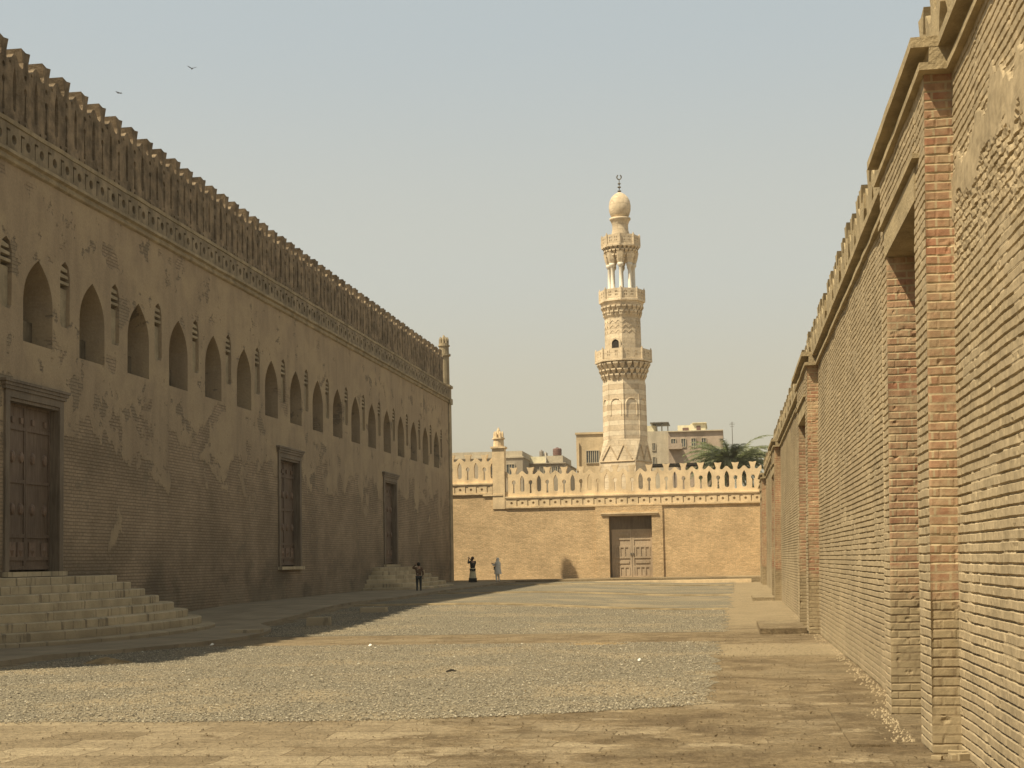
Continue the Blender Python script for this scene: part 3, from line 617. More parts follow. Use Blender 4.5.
for i, (a, b_) in enumerate(segs):
    du = (.02, .035, .10, .2, .3)[i]; dz = (.0133, .0133, .016, .02, .04)[i]
    if i == 0: a2 = 8.2
    else: a2 = a
    brick_panel('wall', (WX, a2, 0), (0, 1, 0), (-1, 0, 0), b_ - a2, -.15, CZ + .05, du, dz, M['tan_brick'], rw, plaster=(.22, .0, 0, 0, 0)[i], seed=10 + i, groove=(.026, .03, .034, .036, .03)[i])
    rbox('wall_core', WX + .05, WX + .9, a, b_, -.2, 5.95, M['tan_brick'], rw)
    if i == 0: rbox('wall', WX - .01, WX + .048, 1.0, 8.2, -.2, CZ, M['tan_brick'], rw)
for i, (a, o0, o1, b_) in enumerate(bays):
    ZT = 4.88; du = (.0133, .03, .06, .1)[i]; dz = (.0133, .0133, .02, .03)[i]
    # near end face, front faces of both piers, far jamb face
    gw = rbox('gateway_core', BX + .03, WX + 4.2, a + .03, o0, -.2, 5.95, M['tan_brick'], rw)
    rbox('gateway_core', BX + .03, WX + 4.2, o1 + .03, b_ - .03, -.2, 5.95, M['tan_brick'], rw)
    rbox('gateway_core', BX + .04, WX + 4.2, o0 + .002, o1 + .028, ZT + .302, 5.95, M['tan_brick'], rw)
    brick_panel('pier_end', (BX, a, 0), (1, 0, 0), (0, -1, 0), WX - BX + .03, -.15, CZ + .05, du * .8, dz, M['red_brick'], rw, seed=30 + i, vert=.8, groove=.006, tapered=True)
    brick_panel('pier_front', (BX, a, 0), (0, 1, 0), (-1, 0, 0), o0 - a, -.15, CZ + .05, du, dz, M['tan_brick'], rw, seed=40 + i, groove=.02, vert=.4, tapered=True)
    brick_panel('pier_front', (BX, o1, 0), (0, 1, 0), (-1, 0, 0), b_ - o1, -.15, CZ + .05, du, dz, M['tan_brick'], rw, seed=50 + i, groove=.02, vert=.4, tapered=True)
    brick_panel('jamb', (BX, o1, 0), (1, 0, 0), (0, -1, 0), 1.6, -.15, ZT + .02, du, dz, M['red_brick'], rw, seed=60 + i, vert=.8, groove=.006, tapered=True)
    brick_panel('panel', (BX + .0, o0, 0), (0, 1, 0), (-1, 0, 0), o1 - o0, ZT + .30, CZ + .05, du * 1.5, dz, M['tan_brick'], rw, seed=70 + i, groove=.026)
    rbox('lintel', BX - .012, BX + 4.2, o0 - .10, o1 + .10, ZT, ZT + .30, M['right_trim'], rw)
    rbox('lintel_slab', BX - .055, BX + .1, o0 - .3, o1 + .3, ZT + .34, ZT + .385, M['right_trim'], rw)
    # unseen doors added deep in the gateway, dark wood keeps its inside black
    df = rbox('door_leaf', BX + 3.52, BX + 3.60, o0, o1, -.1, ZT, M['door'], rw)
    for fz in (.1, 1.3, 2.6, 4.0): rbox('added_door_rail', BX + 3.48, BX + 3.518, o0 + .02, o1 - .02, fz, fz + .16, M['door'], df)
    # cornice returns round the bay
def rcorn(x, y0, y1, name='cornice'):
    for (z0, z1, p, nm) in ((CZ, CZ + .065, .055, name), (CZ + .20, CZ + .29, .125, name)):
        n = max(2, int((y1 - y0) / .5)); vs = []; fs = []
        for i in range(n + 1):
            y = y0 + (y1 - y0) * i / n; d = random.uniform(-.008, .008) if 0 < i < n else 0
            for (xx, zz) in ((x - p + d, z0), (x - p + d, z1), (x + .5, z1 + .01), (x + .5, z0)): vs.append((xx + TILT * zz, y, zz + d))
        fs = [(i * 4 + k, i * 4 + (k + 1) % 4, (i + 1) * 4 + (k + 1) % 4, (i + 1) * 4 + k) for i in range(n) for k in range(4)] + [(0, 1, 2, 3), (n * 4 + 3, n * 4 + 2, n * 4 + 1, n * 4)]
        meshobj(nm, vs, fs, M['right_trim'], rw)
    rbox(name, x + .03, x + .5, y0 + .003, y1 - .003, CZ + .065, CZ + .20, M['right_trim'], rw)
for i, (a, b_) in enumerate(segs): rcorn(WX, a + (.15 if i else 0), b_ - .15 if i < 4 else b_)
for (a, o0, o1, b_) in bays: rcorn(BX, a - .148, b_ + .148)
mw = shape('merlon', merlon_loops(1.12, 1.66, True), .36, (2.30, 3.0, CZ + .31), (0, 1, 0), (0, 0, 1), (1, 0, 0), M['right_trim'], rw)
for k in range(1, 83): copyo(mw, rw, (random.uniform(-.03, .03), k * 1.12, random.uniform(-.12, .02)))

# small raised and sunken slabs by the right wall
def slab(x0, x1, y0, y1, h, label, mat=None, skew=0):
    q = MB(); z = g((x0 + x1) / 2, (y0 + y1) / 2)
    q.add([(x0, y0, z - .05), (x1, y0, z - .05), (x1 + skew, y1, z - .05), (x0 + skew, y1, z - .05), (x0 + .01, y0 + .01, z + h), (x1 - .01, y0 + .01, z + h), (x1 + skew - .01, y1, z + h), (x0 + skew + .01, y1, z + h)],
          [(3, 2, 1, 0), (4, 5, 6, 7), (0, 1, 5, 4), (1, 2, 6, 5), (2, 3, 7, 6), (3, 0, 4, 7)])
    return tag(q.build('stone_slab', mat or M['right_trim']), label, 'stone slab')
slab(.60, 1.62, 33.3, 38.0, .12, 'low stone threshold slab at the foot of the second gateway of the right wall', M['ground'])
slab(.8, 1.66, 57.7, 62.0, .11, 'low stone threshold slab at the foot of the third gateway of the right wall', M['ground'])
slab(1.0, 1.34, 13.6, 16.9, .025, 'thin flat grey slab lying before the nearest gateway of the right wall', M['ground'])
def block(x, y, sx, sy, h, rot, label):
    q = MB(); z = g(x, y); c, s_ = math.cos(rot), math.sin(rot)
    P = [(-sx, -sy), (sx, -sy * .9), (sx * .95, sy), (-sx * .9, sy * .85)]
    vs = [(x + a * c - b_ * s_, y + a * s_ + b_ * c, z - .03) for a, b_ in P] + [(x + a * c * .94 - b_ * s_ * .9, y + a * s_ * .94 + b_ * c * .9, z + h) for a, b_ in P]
    q.add(vs, [(3, 2, 1, 0), (4, 5, 6, 7), (0, 1, 5, 4), (1, 2, 6, 5), (2, 3, 7, 6), (3, 0, 4, 7)])
    tag(q.build('stone_block', M['step']), label, 'stone block', 'stone blocks on the gravel by the walkway')
block(-11.6, 35.2, .38, .3, .16, .1, 'flat stone block at the walkway edge just beyond the near stairs')
block(-11.2, 40.2, .34, .35, .22, .2, 'middle one of three pale stone blocks lying along the shaded walkway')
block(-11.0, 45.8, .42, .3, .15, .05, 'farthest of three pale stone blocks lying along the shaded walkway')
def heap(x, y, rx, ry, h, name, label, cat, mat, seed):
    r_ = random.Random(seed); vs = [(x, y, g(x, y) + h)]; fs = []; n = 18
    for j, q in enumerate((.45, .8, 1.05)):
        for k in range(n):
            a = 2 * PI * k / n; rr = q * r_.uniform(.85, 1.15); X, Y = x + rx * rr * math.cos(a), y + ry * rr * math.sin(a)
            vs.append((X, Y, g(X, Y) + (h * (1 - q) * r_.uniform(.7, 1.3) if j < 2 else -.02)))
    for k in range(n): fs.append((0, 1 + k, 1 + (k + 1) % n))
    for j in range(2):
        for k in range(n): fs.append((1 + j * n + k, 1 + (j + 1) * n + k, 1 + (j + 1) * n + (k + 1) % n, 1 + j * n + (k + 1) % n))
    return tag(meshobj(name, vs, fs, mat, smooth=True), label, cat)
M['sand'] = stone('yellow_sand', (.27, .195, .10), .2, 4, .02, False)
heap(-11.05, 25.6, .5, .35, .12, 'sand_heap', 'yellowish sand heap against the kerb below the near stairs', 'sand heap', M['sand'], 1)
heap(-2.7, 30.2, .7, .5, .03, 'sand_heap', 'flat yellow sand patch on the path at the far edge of the gravel', 'sand heap', M['sand'], 2)
# rubble at foot of nearest pier
rub = MB(); rr = random.Random(5)
for k in range(7):
    x = 1.62 + rr.random() * .3; y = 12.72 + rr.random() * .3; s_ = rr.uniform(.03, .09); a = rr.random() * 3
    P = [(-s_, -s_ * .5), (s_, -s_ * .6), (s_ * .8, s_ * .5), (-s_ * .9, s_ * .45)]
    vs = [(x + p * math.cos(a) - q * math.sin(a), y + p * math.sin(a) + q * math.cos(a), z) for z in (-.01, s_ * .7) for p, q in P]
    rub.add(vs, [(3, 2, 1, 0), (4, 5, 6, 7), (0, 1, 5, 4), (1, 2, 6, 5), (2, 3, 7, 6), (3, 0, 4, 7)])
tag(rub.build('brick_rubble', M['red_brick']), 'broken red brick rubble at the foot of the nearest brick pier', 'rubble')
# debris along the foot of the right wall
dr = MB(); rr = random.Random(8)
for k in range(600):
    y = 14 + 30 * rr.random() ** 1.4; x = WX - .02 - abs(rr.gauss(0, .10)); s_ = rr.uniform(.006, .022)
    if 13.0 < y < 17.1 or 33 < y < 38.4: x -= .23
    vs = [(x - s_, y, .0), (x, y - s_, .0), (x + s_, y, .0), (x, y + s_, .0), (x, y, s_ * 1.2)]
    dr.add(vs, [(0, 1, 4), (1, 2, 4), (2, 3, 4), (3, 0, 4)])
o = dr.build('mortar_debris', M['tan_brick']); o['kind'] = 'stuff'; tag(o, 'crumbled mortar and brick bits along the foot of the right wall', 'debris')
# litter
M['white'] = plain('white_paper', (.8, .78, .72), .7)
for (x, y, s_, lb) in ((-7.2, 29.6, .04, 'small white scrap of paper on the gravel near the earth path'), (-10.15, 28.6, .05, 'white scrap of paper on the shaded walkway beside the near stairs'), (-1.5, 24.5, .03, 'white pebble sized scrap in the right part of the near gravel bed')):
    q = MB().add([(x - s_, y, .14 if x < -9 else .05), (x, y - s_, .15 if x < -9 else .04), (x + s_, y, .17 if x < -9 else .07), (x, y + s_, .14 if x < -9 else .05), (x, y, .19 if x < -9 else .09)], [(0, 1, 4), (1, 2, 4), (2, 3, 4), (3, 0, 4), (3, 2, 1, 0)])
    tag(q.build('paper_scrap', M['white']), lb, 'litter')
tw = MB().tube([(-4.30, 22.5, .04), (-4.22, 22.52, .06), (-4.14, 22.47, .05)], [.012, .02, .01], 5).tube([(-4.22, 22.5, .05), (-4.2, 22.56, .07)], .008, 4)
tag(tw.build('dry_leaf', M['dark']), 'dark dry leaf lying on the near gravel bed', 'leaf')

#__PART2__
# ------------------------------------------------------------------ MINARET
MX, MY = -8.03, 120.0
M['b_zig'] = stone('dark_stone_relief', (.47, .37, .25), .15, 2, .01)
A0 = math.radians(-88.8)
def zy(y): return 32.93 - .0813 * (y - 174)
def px(v): return v * .08
mi = thing('minaret', 'tall pale stone minaret with balconies, open column pavilion and bulb top beyond the far wall', 'minaret', (MX, MY, 0))
def mring(name, prof, mat, n=8, a0=A0, parent=mi, smooth=False):
    return MB().ring(MX, MY, [(zy(y), px(r)) for y, r in prof], n, a0).build(name, mat, parent, smooth)
# square base with chamfered transition
SQ = math.radians(-111.3 + 45); r4 = px(28.0)
bs = MB(); sqv = [(MX + r4 * math.cos(SQ + k * PI / 2), MY + r4 * math.sin(SQ + k * PI / 2)) for k in range(4)]
ov = [(MX + px(21.8) * math.cos(A0 + k * PI / 4), MY + px(21.8) * math.sin(A0 + k * PI / 4)) for k in range(8)]
vs = [(x, y, 0) for x, y in sqv] + [(x, y, zy(462)) for x, y in sqv] + [(x, y, zy(441)) for x, y in ov]
fs = [(k, (k + 1) % 4, 4 + (k + 1) % 4, 4 + k) for k in range(4)]
def near(p): return sorted(range(8), key=lambda i: (ov[i][0] - p[0]) ** 2 + (ov[i][1] - p[1]) ** 2)[:2]
for k in range(4):
    i, j = near(sqv[k]); fs.append((4 + k, 8 + i, 8 + j))
    m = [near(sqv[k]), near(sqv[(k + 1) % 4])]; best = min(((a, b) for a in m[0] for b in m[1]), key=lambda q: (ov[q[0]][0] - ov[q[1]][0]) ** 2 + (ov[q[0]][1] - ov[q[1]][1]) ** 2)
    fs.append((4 + k, 4 + (k + 1) % 4, 8 + best[1], 8 + best[0]))
fs.append(tuple(8 + k for k in range(8)))
bs.add(vs, fs); base = bs.build('base', M['min'], mi)
# zigzag relief on the base fronts
zz = MB()
for f in range(4):
    a = SQ + PI / 4 + f * PI / 2; nx, ny = math.cos(a), math.sin(a); tx, ty = -ny, nx; d = r4 * math.cos(PI / 4)
    for k in range(4):
        p0 = -1.3 + k * .65; p1 = p0 + .65; za, zb = (zy(461), zy(447)) if k % 2 == 0 else (zy(447), zy(461))
        def P(p, z): f_ = max(0, (z - zy(462)) / (zy(441) - zy(462))); dd = d + .02 - (d - px(21.8) * math.cos(PI / 8)) * f_; return (MX + nx * dd + tx * p * (1 - .12 * f_), MY + ny * dd + ty * p * (1 - .12 * f_), z)
        zz.tube([P(p0, za), P(p1, zb)], .06, 5)
    zz.tube([(MX + nx * (d + .01) + tx * q, MY + ny * (d + .01) + ty * q, zy(463)) for q in (-1.5, 1.5)], .07, 5)
zz.build('zigzag_relief', M['b_zig'], base)
mring('lower_shaft', [(441, 21.9), (384, 21.3)], M['min_striped'])
# relief arches on the lower shaft
rl = MB()
for f in range(8):
    a = A0 + PI / 8 + f * PI / 4; nx, ny = math.cos(a), math.sin(a); tx, ty = -ny, nx; d = px(21.5) * math.cos(PI / 8) + .01
    pts = []
    for k in range(13):
        t = PI * k / 12; pts.append((MX + nx * d + tx * .46 * math.cos(t), MY + ny * d + ty * .46 * math.cos(t), zy(408) + .55 * math.sin(t) ** .8))
    rl.tube([(pts[0][0], pts[0][1], zy(418))] + pts + [(pts[-1][0], pts[-1][1], zy(418))], .055, 5)
    for q in (-.14, .14): rl.tube([(MX + nx * d + tx * q, MY + ny * d + ty * q, zy(408 + abs(k))) for k in (-3, 3)], .05, 5)
    b = A0 + f * PI / 4; rr_ = px(21.6); rl.tube([(MX + rr_ * math.cos(b), MY + rr_ * math.sin(b), zy(440)), (MX + (rr_ - .04) * math.cos(b), MY + (rr_ - .04) * math.sin(b), zy(386))], .05, 6)
rl.build('arch_relief', M['min_striped'], mi)
def corbels(name, rows, n, parent=mi):
    q = MB(); k0 = 0
    for (y0, y1, r0, r1) in rows:      # y0 lower px, y1 upper px
        for k in range(n):
            a = A0 + 2 * PI * (k + .5 * (k0 % 2)) / n; w_ = 2 * PI / n * .36
            ri, ro = px(r0) * .80, px(r1); zb, zt = zy(y0), zy(y1)
            vs = []
            for (r_, z) in ((ri, zb), (px(r0), zb + .08), (ro, zt - .12), (ro, zt), (ri, zt)):
                for s_ in (-1, 1): vs.append((MX + r_ * math.cos(a + s_ * w_ * (.35 if z < zt - .2 else 1)), MY + r_ * math.sin(a + s_ * w_ * (.35 if z < zt - .2 else 1)), z))
            q.add(vs, [(0, 1, 3, 2), (2, 3, 5, 4), (4, 5, 7, 6), (6, 7, 9, 8), (8, 9, 1, 0), (0, 2, 4, 6, 8), (9, 7, 5, 3, 1)])
        k0 += 1
    return q.build(name, M['min'], parent)
def balcony(y_top, y_bot, hw, nm):
    r_ = px(hw); zb, zt = zy(y_bot), zy(y_top)
    fl = MB().ring(MX, MY, [(zb - .12, r_ * .97), (zb - .1, r_ * 1.02), (zb + .04, r_ * 1.02), (zb + .06, r_ * .98)], 8, A0).build('balcony', M['min'], mi)
    for f in range(8):
        a0, a1 = A0 + f * PI / 4, A0 + (f + 1) * PI / 4
        p0 = Vector((MX + r_ * .97 * math.cos(a0), MY + r_ * .97 * math.sin(a0), zb + .06)); p1 = Vector((MX + r_ * .97 * math.cos(a1), MY + r_ * .97 * math.sin(a1), zb + .06))
        A = (p1 - p0); L = A.length; A.normalize(); C = A.cross(Vector((0, 0, 1))); h = zt - zb - .06
        loops = [rect(0, L, 0, h)]
        for c in (L * .3, L * .7):
            loops += [rect(c - .11, c - .03, h * .3, h * .46), rect(c + .03, c + .11, h * .3, h * .46), rect(c - .11, c - .03, h * .58, h * .78), rect(c + .03, c + .11, h * .58, h * .78)]
        shape('parapet_panel', loops, .10, p0 - C * .1, A, (0, 0, 1), C, M['min'], fl)
        MB().ring(p0.x, p0.y, [(zb, .10), (zt + .03, .09), (zt + .05, .04), (zt + .11, .05), (zt + .16, .01)], 6).build('post', M['min'], fl)
corbels('stalactite_corbels', [(383, 377, 21.3, 23.2), (378, 372, 22.6, 25.0), (373, 366, 24.2, 27.0)], 24)
mring('corbel_core', [(384, 21.0), (376, 22.0), (368, 24.2), (363, 26.5)], M['min'])
balcony(352.5, 363.5, 28.4, 'b')
mring('upper_shaft', [(364, 18.5), (320, 18.0)], M['min'])
corbels('stalactite_corbels', [(320, 314, 18.0, 20.0), (315, 309, 19.4, 21.6)], 24)
mring('corbel_core', [(321, 17.9), (318, 19.5), (316, 19.6), (310, 20.4), (304, 22.4)], M['min'])
balcony(292.5, 303.5, 23.0, 'c')
# chevron relief and window on upper shaft
cv = MB()
for f in range(8):
    a = A0 + PI / 8 + f * PI / 4; nx, ny = math.cos(a), math.sin(a); tx, ty = -ny, nx; d = px(18.2) * math.cos(PI / 8)
    for y in (326, 331, 336):
        cv.tube([(MX + nx * d + tx * q, MY + ny * d + ty * q, zy(y) + (.22 if i % 2 else 0)) for i, q in enumerate((-.5, -.25, 0, .25, .5))], .03, 4)
cv.build('chevron_relief', M['min'], mi)
a = A0 - PI / 8; nx, ny = math.cos(a), math.sin(a); tx, ty = ny, -nx; d = px(18.3) * math.cos(PI / 8)
T_ = Vector((-ny, nx, 0)); Nn_ = Vector((nx, ny, 0)); Oc = Vector((MX, MY, 0)) + Nn_ * d
wf = shape('window', [arch(0, zy(353), zy(340.5), .95, zy(346)), arch(0, zy(353) + .01, zy(342.5), .62, zy(346.5))], .12, Oc - Nn_ * .02, T_, (0, 0, 1), Nn_, M['min'], mi)
shape('shade_plate', [arch(0, zy(352), zy(342.5), .62, zy(346.5))], .05, Oc - Nn_ * .03, T_, (0, 0, 1), Nn_, M['dark'], wf)  # flush near-black plate; the window's inner shade is put into its colour
# pavilion
mring('pavilion_floor', [(294, 15.5), (292, 15.5)], M['min'])
for f in range(8):
    a = A0 + f * PI / 4; cx, cy = MX + px(12.2) * math.cos(a), MY + px(12.2) * math.sin(a)
    MB().ring(cx, cy, [(zy(293), .2), (zy(291), .2), (zy(290.6), .145), (zy(271), .125), (zy(270), .15), (zy(268.5), .24), (zy(266), .26)], 10).build('column', M['marble'], mi, True)
    MB().ring(cx, cy, [(zy(267), .2), (zy(262), .34), (zy(257), .42), (zy(255), .45)], 6).build('column_head', M['min'], mi)
corbels('stalactite_corbels', [(263, 257, 13.2, 15.6), (258, 252.5, 14.8, 17.4), (254, 248.5, 16.4, 18.8)], 24)
mring('corbel_core', [(262, 12.6), (256, 14.4), (249, 17.6)], M['min'])
balcony(238, 248.5, 19.4, 'd')
MB().ring(MX, MY, [(zy(y), px(r)) for y, r in ((248, 9.8), (240, 9.8), (236, 9.4), (231, 8.1), (226, 8.0), (222, 9.6), (221, 10.6), (219.2, 10.7), (218.8, 8.6))], 20).build('neck', M['min'], mi, True)
MB().ring(MX, MY, [(zy(y), px(r)) for y, r in ((219, 7.8), (216, 9.6), (212, 10.8), (207, 11.1), (202, 10.3), (198, 8.3), (195, 5.4), (193.3, 2.4), (192.6, .6))], 24).build('bulb', M['min'], mi, True)
fi = MB().tube([(MX, MY, zy(193.5)), (MX, MY, zy(180))], .035, 6)
for y, r_ in ((191.5, 2.2), (187.5, 2.0), (184, 1.7)): fi.ring(MX, MY, [(zy(y + 1.2), .02), (zy(y + .5), px(r_) * .8), (zy(y), px(r_)), (zy(y - .5), px(r_) * .8), (zy(y - 1.2), .02)], 10)
fi.tube([(MX + px(2.3) * math.sin(t), MY, zy(177.3) - px(2.3) * math.cos(t)) for t in [(-2.7 + 5.4 * k / 14) for k in range(15)]], .055, 5)
fi.build('finial', M['iron'], mi)

# ------------------------------------------------------------------ distant buildings
def bmat(name, c, v=.15): return stone(name, c, v, .6, .02)
M['b_grey'] = bmat('grey_render', (.36, .31, .24)); M['b_cream'] = bmat('cream_render', (.68, .62, .44)); M['b_beige'] = bmat('beige_render', (.47, .41, .31))
M['b_pink'] = bmat('pinkish_render', (.38, .305, .24)); M['b_stone'] = bmat('old_limestone', (.54, .43, .28)); M['glass'] = plain('dusty_glass', (.10, .11, .11), .25, .1, .5)
def X150(x): return -7.74 + .1 * (x - 648)
def Z150(y): return 15.1 - .1 * (y - 424)
def X140(x): return -19.06 + .0933 * (x - 523)
def Z140(y): return 11.69 - .0933 * (y - 455)
def window(x0, x1, z0, z1, y, parent, bars=2):
    f = MB().box(x0 - .06, x1 + .06, y - .09, y - .003, z0 - .06, z0 - .002).box(x0 - .06, x1 + .06, y - .09, y - .003, z1 + .002, z1 + .06).box(x0 - .06, x0, y - .09, y - .003, z0, z1).box(x1, x1 + .06, y - .09, y - .003, z0, z1)
    for i in range(1, bars + 1): x = x0 + (x1 - x0) * i / (bars + 1); f.box(x - .025, x + .025, y - .07, y - .03, z0, z1)
    fo = f.build('window', M['b_beige'], parent); MB().box(x0, x1, y - .02, y - .004, z0, z1).build('pane', M['glass'], fo); return fo
# A
ba = thing('apartment_building', 'low grey flat roofed building seen beside the brick pier of the far wall', 'building', (-21, 135, 0))
MB().box(-25.0, -18.42, 135, 144, 0, 11.1).build('walls', M['b_grey'], ba); MB().box(-25.1, -18.34, 134.9, 144.1, 11.1, 11.25).box(-25.0, -18.45, 135.02, 135.2, 11.25, 11.72).box(-18.6, -18.45, 135.2, 144, 11.25, 11.7).build('roof_parapet', M['b_beige'], ba)
window(-19.9, -19.2, 9.6, 10.5, 135, ba); window(-21.6, -20.9, 9.6, 10.5, 135, ba)
# B
bb = thing('apartment_building', 'pale cream rooftop building with tanks on its roof, left of the minaret', 'building', (-17, 140, 0))
MB().box(X140(524), X140(546), 140, 148, 9.9, Z140(457)).build('roof_room', M['b_cream'], bb)
MB().box(X140(546) + .004, X140(563), 140.4, 148, 9.9, Z140(456.3)).build('roof_room', M['b_beige'], bb)
w_ = MB().box(X140(522), X140(566), 139.6, 150, 0, Z140(465)).box(X140(520), X140(567), 139.4, 150.2, Z140(465) + .002, Z140(464)).build('walls', M['b_grey'], bb)
for x in (528, 541, 553): window(X140(x), X140(x + 5), Z140(474), Z140(468), 139.6, bb)
pp = MB().tube([(X140(546.3), 139.9, 8), (X140(546.3), 139.9, Z140(453))], .07, 6).build('drain_pipe', M['marble'], bb)
def tank(x0, x1, y1, z0, label, mat, D=142):
    cx = (x0 + x1) / 2; r_ = (x1 - x0) / 2; q = MB().ring(cx, D, [(z0 + .1, r_ * .96), (z0 + .14, r_), (y1 - .12, r_), (y1 - .05, r_ * .85), (y1, r_ * .3), (y1 + .05, r_ * .28)], 14)
    for zz_ in (.35, .6): q.ring(cx, D, [(z0 + (y1 - z0) * zz_, r_ * 1.03), (z0 + (y1 - z0) * zz_ + .06, r_ * 1.03)], 14)
    q.box(cx - r_ * .8, cx - r_ * .6, D - .2, D + .2, z0, z0 + .1).box(cx + r_ * .6, cx + r_ * .8, D - .2, D + .2, z0, z0 + .1)
    tag(q.build('water_tank', mat), label, 'water tank', 'tanks on the roof left of the minaret')
M['tank_b'] = plain('brown_tank', (.17, .10, .085), .5); M['tank_g'] = plain('grey_tank', (.22, .19, .165), .5)
tank(X140(537), X140(541.5), Z140(449.3), Z140(456.5), 'slim grey brown roof tank, leftmost on the cream building', M['tank_g'])
tank(X140(541.8), X140(545.5), Z140(451.5), Z140(456.5), 'short brown roof tank beside the slim grey one', M['tank_g'])
tank(X140(551), X140(560), Z140(447.3), Z140(456.0), 'large dark brown roof tank on the right of the cream building', M['tank_b'])
# C madrasa block beside minaret
bc_ = thing('stone_building', 'old pale stone block with a white grid window attached beside the minaret base', 'building', (-11, 124, 0))
MB().box(-12.25, -8.9, 122.6, 130, 0, 12.0).build('walls', M['b_stone'], bc_); MB().box(-12.33, -8.9, 122.5, 130, 12.0, 12.16).build('roof_parapet', M['b_stone'], bc_)
window(-11.42, -10.42, 9.65, 10.62, 122.6, bc_, 5)
MB().tube([(-12.05, 122.5, 8), (-12.05, 122.5, 11.3)], .08, 6).box(-12.25, -11.85, 122.3, 122.58, 9.0, 9.15).build('drain_pipe', M['b_stone'], bc_)
# D
bd = thing('apartment_building', 'beige block with rooftop frame just right of the minaret', 'building', (X150(658), 150, 0))
MB().box(X150(640), X150(668), 150, 158, 0, Z150(431)).build('walls', M['b_beige'], bd)
MB().box(X150(646), X150(655), 151, 156, Z150(431) + .002, Z150(424.5)).build('roof_room', M['b_cream'], bd)
q = MB()
for x in (656, 661, 667): q.box(X150(x), X150(x) + .12, 150.2, 150.32, Z150(431), Z150(422))
for x in (652, 660): q.box(X150(x), X150(x) + .1, 153, 153.1, Z150(424), Z150(419))
q.box(X150(650), X150(668.5), 150.1, 154, Z150(422.8), Z150(421.8)); q.build('roof_frame', M['iron'], bd)
for y in (443, 457): window(X150(652), X150(654.5), Z150(y + 7), Z150(y), 150, bd, 1)
be = thing('apartment_building', 'brownish apartment block with a cream roof room, behind the palm', 'building', (X150(690), 150, 0))
MB().box(X150(668.2), X150(722), 149.2, 160, 0, Z150(433)).build('walls', M['b_pink'], be)
MB().box(X150(668), X150(722.3), 149.0, 160.1, Z150(433), Z150(432)).build('roof_parapet', M['b_beige'], be)
pr = MB().box(X150(677), X150(690), 151, 157, Z150(432) + .002, Z150(425)).box(X150(690) + .004, X150(705), 150.4, 157, Z150(432) + .002, Z150(424)).box(X150(692), X150(706), 150.2, 157.2, Z150(424) + .002, Z150(423.2)).build('roof_room', M['b_cream'], be)
for a, b_, y0, y1, yy in ((682, 688, 431, 427.5, 151), (696, 700, 432, 426.5, 150.4)): MB().box(X150(a), X150(b_), yy - .04, yy - .003, Z150(y0), Z150(y1)).build('shutter', M['tank_b'], be)
for x in (671, 681, 691, 701): window(X150(x), X150(x + 4), Z150(448), Z150(440), 149.2, be, 1)
bl = MB().box(X150(668.5), X150(682), 148.2, 149.19, Z150(450.5), Z150(449.5)).box(X150(668.5), X150(682), 148.2, 148.3, Z150(449.5), Z150(445)); bl.build('balcony', M['b_pink'], be)
sh = thing('metal_canopy', 'dark flat canopy roof just above the battlement right of the minaret', 'canopy', (-4, 128, 0))
q = MB(); 
for x in (-7.0, -4.5, -2.2): q.box(x, x + .1, 128, 128.1, 0, 9.55)
q.build('post', M['iron'], sh); MB().box(-7.4, -1.9, 127.5, 130, 9.55, 9.72).build('canopy_roof', M['dark'], sh)
an = thing('antenna', 'thin roof antenna mast rising behind the palm crown', 'antenna', (.59, 152, 0))
MB().tube([(.59, 152, 0), (.59, 152, 15.3)], [.07, .03], 5).build('mast', M['iron'], an)
q = MB()
for z, w_ in ((15.15, .22), (15.0, .3), (14.8, .2)): q.tube([(.59 - w_, 152, z), (.59 + w_, 152, z + .04)], .02, 4)
q.build('aerial', M['iron'], an)

